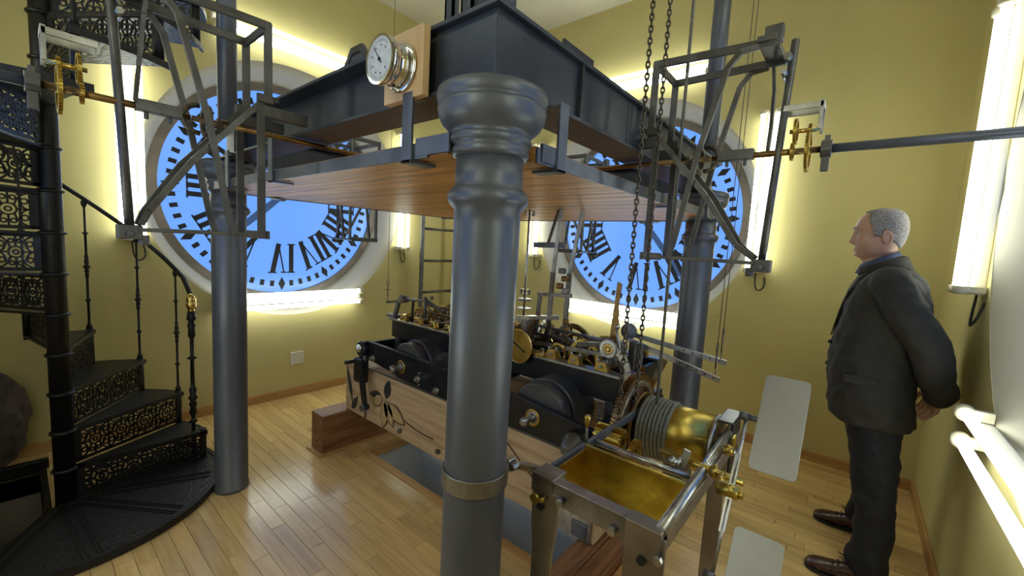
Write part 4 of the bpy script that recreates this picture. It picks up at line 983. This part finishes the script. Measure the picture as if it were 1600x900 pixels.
# ================================================================== CHAINS, ROPE, WIRES
def link_chain(name, x, y, z0, z1, label, pitch=.0172):
    mb = MB(); n = int((z1-z0)/pitch); r0, r1, wr = .0056, .0118, .0028
    for k in range(n):
        z = z0+pitch*(k+.5); rot = RZ(PI/2*(k % 2)+.5); pts = []
        for i in range(8):
            a = 2*PI*i/8; pts.append(rot @ Vector((r0*math.cos(a), 0, r1*math.sin(a)))+Vector((x, y, z)))
        mb.tube(pts, wr, 5, True)
    return tag(mb.obj(name, 'chain'), label, 'chain', 'steel chains from the ceiling')
link_chain('link_chain', 1.265, .555, .90, ZC, 'steel link chain from the ceiling, the one nearer the column')
link_chain('link_chain', 1.385, .550, .93, ZC, 'steel link chain from the ceiling, the one nearer the bracket')
tag(MB().cyl((1.56, .536, .885), (1.56, .536, ZC), .0060, 8).obj('hoist_rope', 'rope'), 'grey steel rope coming down from the ceiling onto the brass drum', 'rope')
def wire(x, y, zb, label, hook=True, top=ZC):
    root = empty('pull_wire', (x, y, zb), 0, label, 'wire', 'thin pull wires')
    MB().cyl((0, 0, .14), (0, 0, top-zb), .0016, 6).obj('wire', 'chain', root)
    mb = MB(); mb.tube([(.011*math.cos(a), 0, .125+.016*math.sin(a)) for a in [2*PI*k/10 for k in range(10)]], .0022, 6, True)
    mb.cyl((0, 0, .11), (0, 0, .03), .0035, 6); mb.cyl((-.020, 0, .075), (.020, 0, .075), .0025, 6); mb.tube([(0, 0, .03), (.008, 0, .016), (0, 0, 0), (-.006, 0, .008)], .002, 6)
    mb.obj('hook', 'chain', root)
wire(2.0, .425, 1.005, 'thin wire from the ceiling hooked to the upper strike lever'); wire(1.9, .420, .955, 'thin wire from the ceiling hooked to the lower strike lever')
wire(1.655, 2.48, 1.035, 'thin wire from the ceiling down to the far end of the movement')

# ================================================================== THE MAN (stands side-on, hands clasped behind his back, looking at the movement)
HX = 2.67
man = empty('person', (HX, -.12, 0), 0, 'grey-haired man in a dark jacket and trousers standing with hands behind his back', 'person')
def interp(tab, z):
    """smooth interpolation in a table of rows (z, ...) sorted by falling z"""
    for i in range(len(tab)-1):
        a, b = tab[i], tab[i+1]
        if a[0] >= z >= b[0]:
            t = (a[0]-z)/(a[0]-b[0]); p = tab[max(0, i-1)]; q = tab[min(len(tab)-1, i+2)]
            out = []
            for k in range(1, len(a)):
                m1 = (b[k]-p[k])*(a[0]-b[0])/max(1e-6, p[0]-b[0]) if p is not a else (b[k]-a[k]); m2 = (q[k]-a[k])*(a[0]-b[0])/max(1e-6, a[0]-q[0]) if q is not b else (b[k]-a[k])
                out.append((2*t**3-3*t*t+1)*a[k]+(t**3-2*t*t+t)*m1+(-2*t**3+3*t*t)*b[k]+(t**3-t*t)*m2)
            return out
    return list(tab[-1][1:])
HEAD = [(1.7235, -.050, -.082, .014), (1.718, -.022, -.112, .040), (1.703, .002, -.138, .060), (1.68, .018, -.152, .0715), (1.655, .0265, -.1585, .0765), (1.635, .030, -.160, .078), (1.615, .0265, -.159, .0765), (1.595, .0235, -.156, .074), (1.575, .0225, -.151, .0725), (1.555, .0210, -.144, .070),
        (1.535, .0205, -.137, .066), (1.515, .0195, -.131, .0585), (1.502, .014, -.126, .050), (1.490, -.004, -.122, .047), (1.475, -.014, -.124, .057), (1.45, -.022, -.130, .062), (1.42, -.034, -.134, .063), (1.38, -.05, -.14, .066)]
def gau(x, s): return math.exp(-(x/s)**2)
def head_pt(z, t, off=0.):
    yf, yb, hw = interp(HEAD, z); yc = (yf+yb)/2-.004; c, s = math.cos(t), math.sin(t)
    x = hw*math.copysign(abs(s)**.92, s); y = yc+((yf-yc) if c > 0 else (yc-yb))*math.copysign(abs(c)**.92, c)
    d = 0.
    if c > 0:
        ax = abs(x)
        nz = (1.622-z)/.056                                    # 0 at the bridge, 1 at the tip
        if -.1 < nz < 1.28:
            prot = .006+.021*max(0, nz)**1.1 if nz <= 1 else .027*max(0, 1-(nz-1)/.26)
            wdt = .008+.006*max(0, min(1, nz)); d += prot*gau(ax, wdt*1.15) if nz > 0 else .004*gau(ax, .012)
        d += .0045*gau(z-1.633, .008)*gau(ax-.024, .026)         # brows
        d -= .0105*gau(z-1.610, .011)*gau(ax-.032, .015)         # eye sockets
        d += .0050*gau(z-1.5385, .0050)*gau(ax, .022)+.0045*gau(z-1.5245, .0050)*gau(ax, .020)-.0030*gau(z-1.5315, .0022)*gau(ax, .024)
        d -= .0035*gau(z-1.515, .005)*gau(ax, .02); d += .0055*gau(z-1.502, .010)*gau(ax, .022)   # chin
        d += .003*gau(z-1.585, .016)*gau(ax-.048, .016)         # cheek
        d -= .002*gau(z-1.55, .016)*gau(ax-.030, .006)
    n = Vector((s, c, 0)); return Vector((HX+x, y+d, z))+n*off
def tcap(mb, pts, rs, n=12): mb.tube(pts, 0, n, False, rs); mb.sphere(pts[0], rs[0]*.98, 8); mb.sphere(pts[-1], rs[-1]*.98, 8)
def loft(mb, tab, n=40, cx=HX, ex=.85, zs=None):
    vs = []; zs = zs or [r_[0] for r_ in tab]
    for z in zs:
        yf, yb, hw = interp(tab, z)[:3]; yc = (yf+yb)/2
        for i in range(n):
            t = 2*PI*i/n; c, s = math.cos(t), math.sin(t)
            vs.append((cx+hw*math.copysign(abs(s)**ex, s), yc+(yf-yb)/2*math.copysign(abs(c)**ex, c), z))
    k = len(zs); fs = [(j*n+i, j*n+(i+1) % n, (j+1)*n+(i+1) % n, (j+1)*n+i) for j in range(k-1) for i in range(n)]
    fs += [tuple(range(n)), tuple((k-1)*n+i for i in reversed(range(n)))]
    mb.add(vs, fs, True); return mb
def pobj(mb, name, mat, parent=None, voxel=0, smooth=0, bev=0):
    mb.v = [(x-HX, y+.12, z) for x, y, z in mb.v]
    o = mb.obj(name, mat, parent or man, bev)
    if voxel:
        r_ = o.modifiers.new('remesh', 'REMESH'); r_.mode = 'VOXEL'; r_.voxel_size = voxel; r_.use_smooth_shade = True
    if smooth:
        s_ = o.modifiers.new('smooth', 'SMOOTH'); s_.factor = .5; s_.iterations = smooth
    return o
# arms: near one is on the -x side
def arm_pts(sx):
    return [Vector((HX+sx*.185, -.125, 1.375)), Vector((HX+sx*.235, -.175, 1.27)), Vector((HX+sx*.245, -.262, 1.13)), Vector((HX+sx*.205, -.300, 1.01)), Vector((HX+sx*.125, -.332, .915)), Vector((HX+sx*.085, -.328, .885))]
body = MB()
NZ = 90; N = 64; zs = [1.7235-(1.7235-1.38)*i/(NZ-1) for i in range(NZ)]
vs = [tuple(head_pt(z, 2*PI*i/N)) for z in zs for i in range(N)]
body.add(vs, [(j*N+i, j*N+(i+1) % N, (j+1)*N+(i+1) % N, (j+1)*N+i) for j in range(NZ-1) for i in range(N)]+[tuple(range(N)), tuple((NZ-1)*N+i for i in reversed(range(N)))], True)
for sx in (-1, 1):      # ears
    e = (HX+sx*.077, -.090, 1.590)
    body.sphere(e, .030, 10, (.20, .55, 1.0))
    q = [(e[0]+sx*.006, e[1]-.002+.016*math.cos(a)+.004*math.sin(a), e[2]+.029*math.sin(a)) for a in [2*PI*k/16 for k in range(16)]]; body.tube(q, .0042, 8, True)
    body.tube([(e[0]+sx*.004, e[1]+.008, e[2]-.004), (e[0]+sx*.007, e[1]+.002, e[2]+.010), (e[0]+sx*.006, e[1]-.006, e[2]+.014)], .003, 6)
loft(body, [(1.42, -.05, -.17, .09), (1.38, -.03, -.22, .17), (1.2, .0, -.24, .18), (1.0, .02, -.22, .17), (.88, -.01, -.22, .16)], 28)
for sx in (-1, 1):
    ap = arm_pts(sx); tcap(body, ap, [.055, .050, .042, .038, .030, .027], 12)
    tcap(body, [(HX+sx*.09, -.12, .90), (HX+sx*.13, -.14, .70), (HX+sx*.17, -.155, .48), (HX+sx*.19, -.175, .28), (HX+sx*.20, -.175, .09)], [.095, .08, .058, .052, .040], 14)
def hand(mb, wrist, fwd_, side, up_, curl=.5, sc=1.):
    """palm with four bent fingers of unequal length and a thumb leaving the side of the palm"""
    f, s, u = [Vector(a).normalized() for a in (fwd_, side, up_)]; wv = Vector(wrist)
    for k in range(5):
        o_ = (k-2)*.0135*sc; mb.tube([wv+s*o_*.6, wv+f*.045*sc+s*o_, wv+f*.088*sc+s*o_*1.1], 0, 8, False, [.013*sc, .0135*sc, .0115*sc])
    for k, ln in enumerate((.066, .080, .085, .076)):
        o_ = (k-1.5)*.0195*sc; p = wv+f*.084*sc+s*o_; pts = [p]; d = f.copy(); a = 0
        for j, fr in enumerate((.45, .30, .25)):
            a += curl*(.6 if j == 0 else 1.0); d = f*math.cos(a)-u*math.sin(a); p = p+d*ln*fr*sc; pts.append(p.copy())
        r0 = .0088*sc; mb.tube(pts, 0, 8, False, [r0, r0*.95, r0*.86, r0*.72]); mb.sphere(pts[-1], r0*.74, 6)
    p = wv+f*.022*sc+s*.026*sc; pts = [p, p+f*.026*sc+s*.020*sc-u*.006, p+f*.050*sc+s*.026*sc-u*.014, p+f*.070*sc+s*.022*sc-u*.022]
    mb.tube(pts, 0, 8, False, [.0135*sc, .0115*sc, .0098*sc, .0075*sc]); mb.sphere(pts[-1], .0078*sc, 6)
# the near hand hangs under the cuff, holding the far wrist; its fingers show below the sleeve
hand(body, (HX-.090, -.322, .898), (.62, .06, -.70), (.35, .60, .70), (0.45, -.80, .30), .45)
hand(body, (HX+.10, -.335, .925), (-.90, -.08, -.25), (0, -.3, .95), (0, .95, .3), .35)
pobj(body, 'body', 'skin', None, .0034, 2)
# eyes
for sx in (-1, 1):
    e = pobj(MB().sphere((HX+sx*.031, .0035, 1.6085), .0125, 10), 'eye', 'eye')
    pobj(MB().sphere((HX+sx*.0315, .0110, 1.6085), .0062, 8), 'iris', 'black', e)
    pobj(MB().tube([(HX+sx*(.018+.028*t), .0145-.010*t*t+.002*math.sin(PI*t), 1.6150+.004*math.sin(PI*t)) for t in [k/6 for k in range(7)]], .0022, 6), 'eyelid', 'skin', e)
    pobj(MB().tube([(HX+sx*(.014+.036*t), .0335-.016*t*t, 1.6335+.004*math.sin(PI*t)) for t in [k/6 for k in range(7)]], .0032, 6), 'eyebrow', 'hair', e)
pobj(MB().tube([(HX+.019*t, .0245-.0055*t*t, 1.5318) for t in [k/4-1 for k in range(9)]], .0022, 6), 'mouth_line', 'lip')
# hair: short, receding at the temples, full at the back
hr = MB(); rn = random.Random(5); NH = 46; NT = 88; grid = {}
def hair_low(t):
    a = abs((t+PI) % (2*PI)-PI)      # 0 front, pi back
    if a < .9: return 1.7085-.006*a
    if a < 1.22: return 1.700-(a-.9)*.20
    if a < 1.36: return 1.636-(a-1.22)*.35
    if a < 1.62: return 1.587
    if a < 2.0: return 1.626-(a-1.62)*.14
    return 1.573-min(1, (a-2.0)/.8)*.036
for i in range(NT):
    t = 2*PI*i/NT; lo = hair_low(t)
    for j in range(NH):
        z = 1.7232-(1.7232-lo)*(j/(NH-1))**1.1; e = min(1, (NH-1-j)/4.); th = .0075 if abs((t+PI) % (2*PI)-PI) > 1.0 else .004
        off = (-.003+(th+.003)*e)+rn.uniform(-.0014, .0014)*e
        p = head_pt(z, t); c_ = Vector((HX, -.065, 1.625)); grid[i, j] = len(hr.v)+0; hr.v.append(tuple(p+(p-c_).normalized()*off))
for i in range(NT):
    for j in range(NH-1): hr.f.append((grid[i, j], grid[(i+1) % NT, j], grid[(i+1) % NT, j+1], grid[i, j+1])); hr.sm.append(True)
hr.f.append(tuple(grid[i, 0] for i in reversed(range(NT)))); hr.sm.append(True)
pobj(hr, 'hair', 'hair')
# shirt: collar and the strip of front between the lapels
def band(rows, name, mat, th=.005, par=None):
    """open collar band: rows of (t, x, y, z) rings"""
    mb = MB(); vs = []; n = len(rows[0])
    for r_ in rows: vs += r_
    mb.add(vs, [(j*n+i, j*n+i+1, (j+1)*n+i+1, (j+1)*n+i) for j in range(len(rows)-1) for i in range(n-1)], True)
    o = pobj(mb, name, mat, par); s_ = o.modifiers.new('t', 'SOLIDIFY'); s_.thickness = th; s_.offset = 0; return o
def cring(rx, yf, yb, zf, zb_, a=.10, n=40):
    yc = (yf+yb)/2
    return [(HX+rx*math.sin(t), yc+(yf-yb)/2*math.cos(t), (zf+zb_)/2+(zf-zb_)/2*math.cos(t)) for t in [a+(2*PI-2*a)*k/n for k in range(n+1)]]
sh = MB(); loft(sh, [(1.455, -.030, -.145, .066), (1.43, -.020, -.160, .074), (1.40, -.006, -.18, .10), (1.34, .012, -.2, .12), (1.26, .030, -.2, .13), (1.12, .052, -.2, .13)], 32)
shirt = pobj(sh, 'shirt', 'shirt')
band([cring(.066, -.012, -.142, 1.462, 1.530), cring(.074, -.006, -.154, 1.448, 1.510), cring(.090, .006, -.165, 1.415, 1.470)], 'shirt_collar', 'shirt', .004, shirt)
for k in range(3): pobj(MB().cyl((HX, .010+.015*k, 1.36-.07*k), (HX, .024+.015*k, 1.36-.07*k), .0055, 10), 'shirt_button', 'cap')
# jacket
JT = [(1.462, -.085, -.172, .070), (1.448, -.055, -.195, .092), (1.425, -.030, -.218, .140), (1.40, -.010, -.240, .190), (1.365, .006, -.262, .215), (1.30, .026, -.278, .220), (1.2, .046, -.280, .216), (1.1, .060, -.270, .216), (1.0, .068, -.264, .222), (.90, .064, -.268, .230), (.80, .054, -.276, .238), (.745, .044, -.280, .242), (.722, .040, -.280, .242)]
jk = MB(); zz = [1.462-(1.462-.722)*k/60 for k in range(61)]
loft(jk, JT, 56, HX, .80, zz)
for sx in (-1, 1):
    tcap(jk, arm_pts(sx)[:5], [.078, .078, .070, .064, .058], 20)
# soft folds at the elbow and skirt
J = pobj(jk, 'jacket', 'jacket', None, .0065, 4)
tx = bpy.data.textures.new('cloth_folds', 'CLOUDS'); tx.noise_scale = .085; tx.noise_depth = 1
dm = J.modifiers.new('folds', 'DISPLACE'); dm.texture = tx; dm.strength = .024; dm.mid_level = .5; dm.texture_coords = 'LOCAL'
def jy(x, z):
    yf, yb, hw = interp(JT, z); return (yf+yb)/2+(yf-yb)/2*max(0, 1-abs(x/hw)**(2/.8))**(.8/2)
for sx in (-1, 1):      # lapels and front edges
    mb = MB(); vs = []
    for xa_, xb2, z in ((.058, .080, 1.448), (.062, .112, 1.40), (.052, .118, 1.345), (.046, .088, 1.33), (.034, .070, 1.25), (.014, .030, 1.13), (.004, .014, 1.10)):
        vs += [(HX+sx*xa_, jy(xa_, z)+.009, z), (HX+sx*xb2, jy(xb2, z)+.010, z-.004)]
    mb.add(vs, [(2*k, 2*k+1, 2*k+3, 2*k+2) for k in range(6)], True); o = pobj(mb, 'lapel', 'jacket'); s_ = o.modifiers.new('t', 'SOLIDIFY'); s_.thickness = .006
band([cring(.080, .0, -.158, 1.44, 1.508, .45), cring(.090, .0, -.178, 1.43, 1.502, .45), cring(.112, .004, -.200, 1.405, 1.448, .45)], 'collar', 'jacket', .007)
for k in range(2): pobj(MB().cyl((HX-.012, .060, 1.06-.11*k), (HX-.012, .076, 1.06-.11*k), .010, 12), 'jacket_button', 'black')
pobj(MB().box((HX-.233, -.125, .915), (HX-.222, .0, .952)), 'pocket_flap', 'jacket', J, 0, 0, .004)
# trousers
tr = MB()
loft(tr, [(.90, .03, -.235, .185), (.82, .02, -.245, .190), (.76, .008, -.246, .190), (.70, -.01, -.24, .188)], 40)
for sx in (-1, 1): tcap(tr, [(HX+sx*.095, -.120, .80), (HX+sx*.130, -.140, .66), (HX+sx*.180, -.162, .48), (HX+sx*.210, -.178, .30), (HX+sx*.234, -.176, .17), (HX+sx*.246, -.168, .100)], [.112, .100, .080, .072, .072, .078], 22)
T = pobj(tr, 'trousers', 'trouser', None, .0065, 3)
dm = T.modifiers.new('folds', 'DISPLACE'); dm.texture = tx; dm.strength = .026; dm.mid_level = .5; dm.texture_coords = 'LOCAL'
# shoes: sections from heel to toe (y, half width, height, ground clearance)
SH = [(-.262, .012, .050, .02), (-.255, .030, .070, .012), (-.235, .037, .082, .012), (-.19, .039, .092, .012), (-.14, .038, .096, .012), (-.10, .041, .080, .012), (-.05, .046, .064, .012), (-.01, .048, .054, .012), (.02, .043, .046, .012), (.040, .030, .036, .014), (.048, .012, .026, .018)]
for sx in (-1, 1):
    cx_ = HX+(-.262 if sx < 0 else .235); dy = .0 if sx < 0 else .0; yaw = .0
    mb = MB(); vs = []; n = 20
    for y, hw, h_, g0 in SH:
        for i in range(n):
            a = 2*PI*i/n; c, s = math.cos(a), math.sin(a)
            vs.append((cx_+hw*math.copysign(abs(c)**.7, c)*(1 if s < .3 else 1-.30*(s-.3)), y+dy, g0+(h_-g0)*(.5+.5*math.copysign(abs(s)**.75, s))))
    k = len(SH); mb.add(vs, [(j*n+i, j*n+(i+1) % n, (j+1)*n+(i+1) % n, (j+1)*n+i) for j in range(k-1) for i in range(n)]+[tuple(range(n)), tuple((k-1)*n+i for i in reversed(range(n)))], True)
    s_ = pobj(mb, 'shoe', 'shoe')
    mb = MB(); out = [(cx_+hw*1.06, y+dy) for y, hw, h_, g0 in SH]+[(cx_-hw*1.06, y+dy) for y, hw, h_, g0 in reversed(SH)]
    mb.prism(list(out), .016, None, .0005); pobj(mb, 'sole', 'sole', s_, 0, 0, .002)
    mb = MB()
    for k in range(4): mb.tube([(cx_-.020, -.055-.018*k+dy, .064+.010*k), (cx_, -.055-.018*k+dy, .076+.009*k), (cx_+.020, -.055-.018*k+dy, .064+.010*k)], .0028, 6)
    mb.tube([(cx_-.004, -.10+dy, .105), (cx_-.025, -.075+dy, .118), (cx_-.030, -.095+dy, .100), (cx_, -.10+dy, .105)], .002, 6); mb.tube([(cx_+.004, -.10+dy, .105), (cx_+.022, -.07+dy, .110), (cx_+.03, -.095+dy, .098)], .002, 6)
    tag(pobj(mb, 'laces', 'sole', s_), kind='stuff')
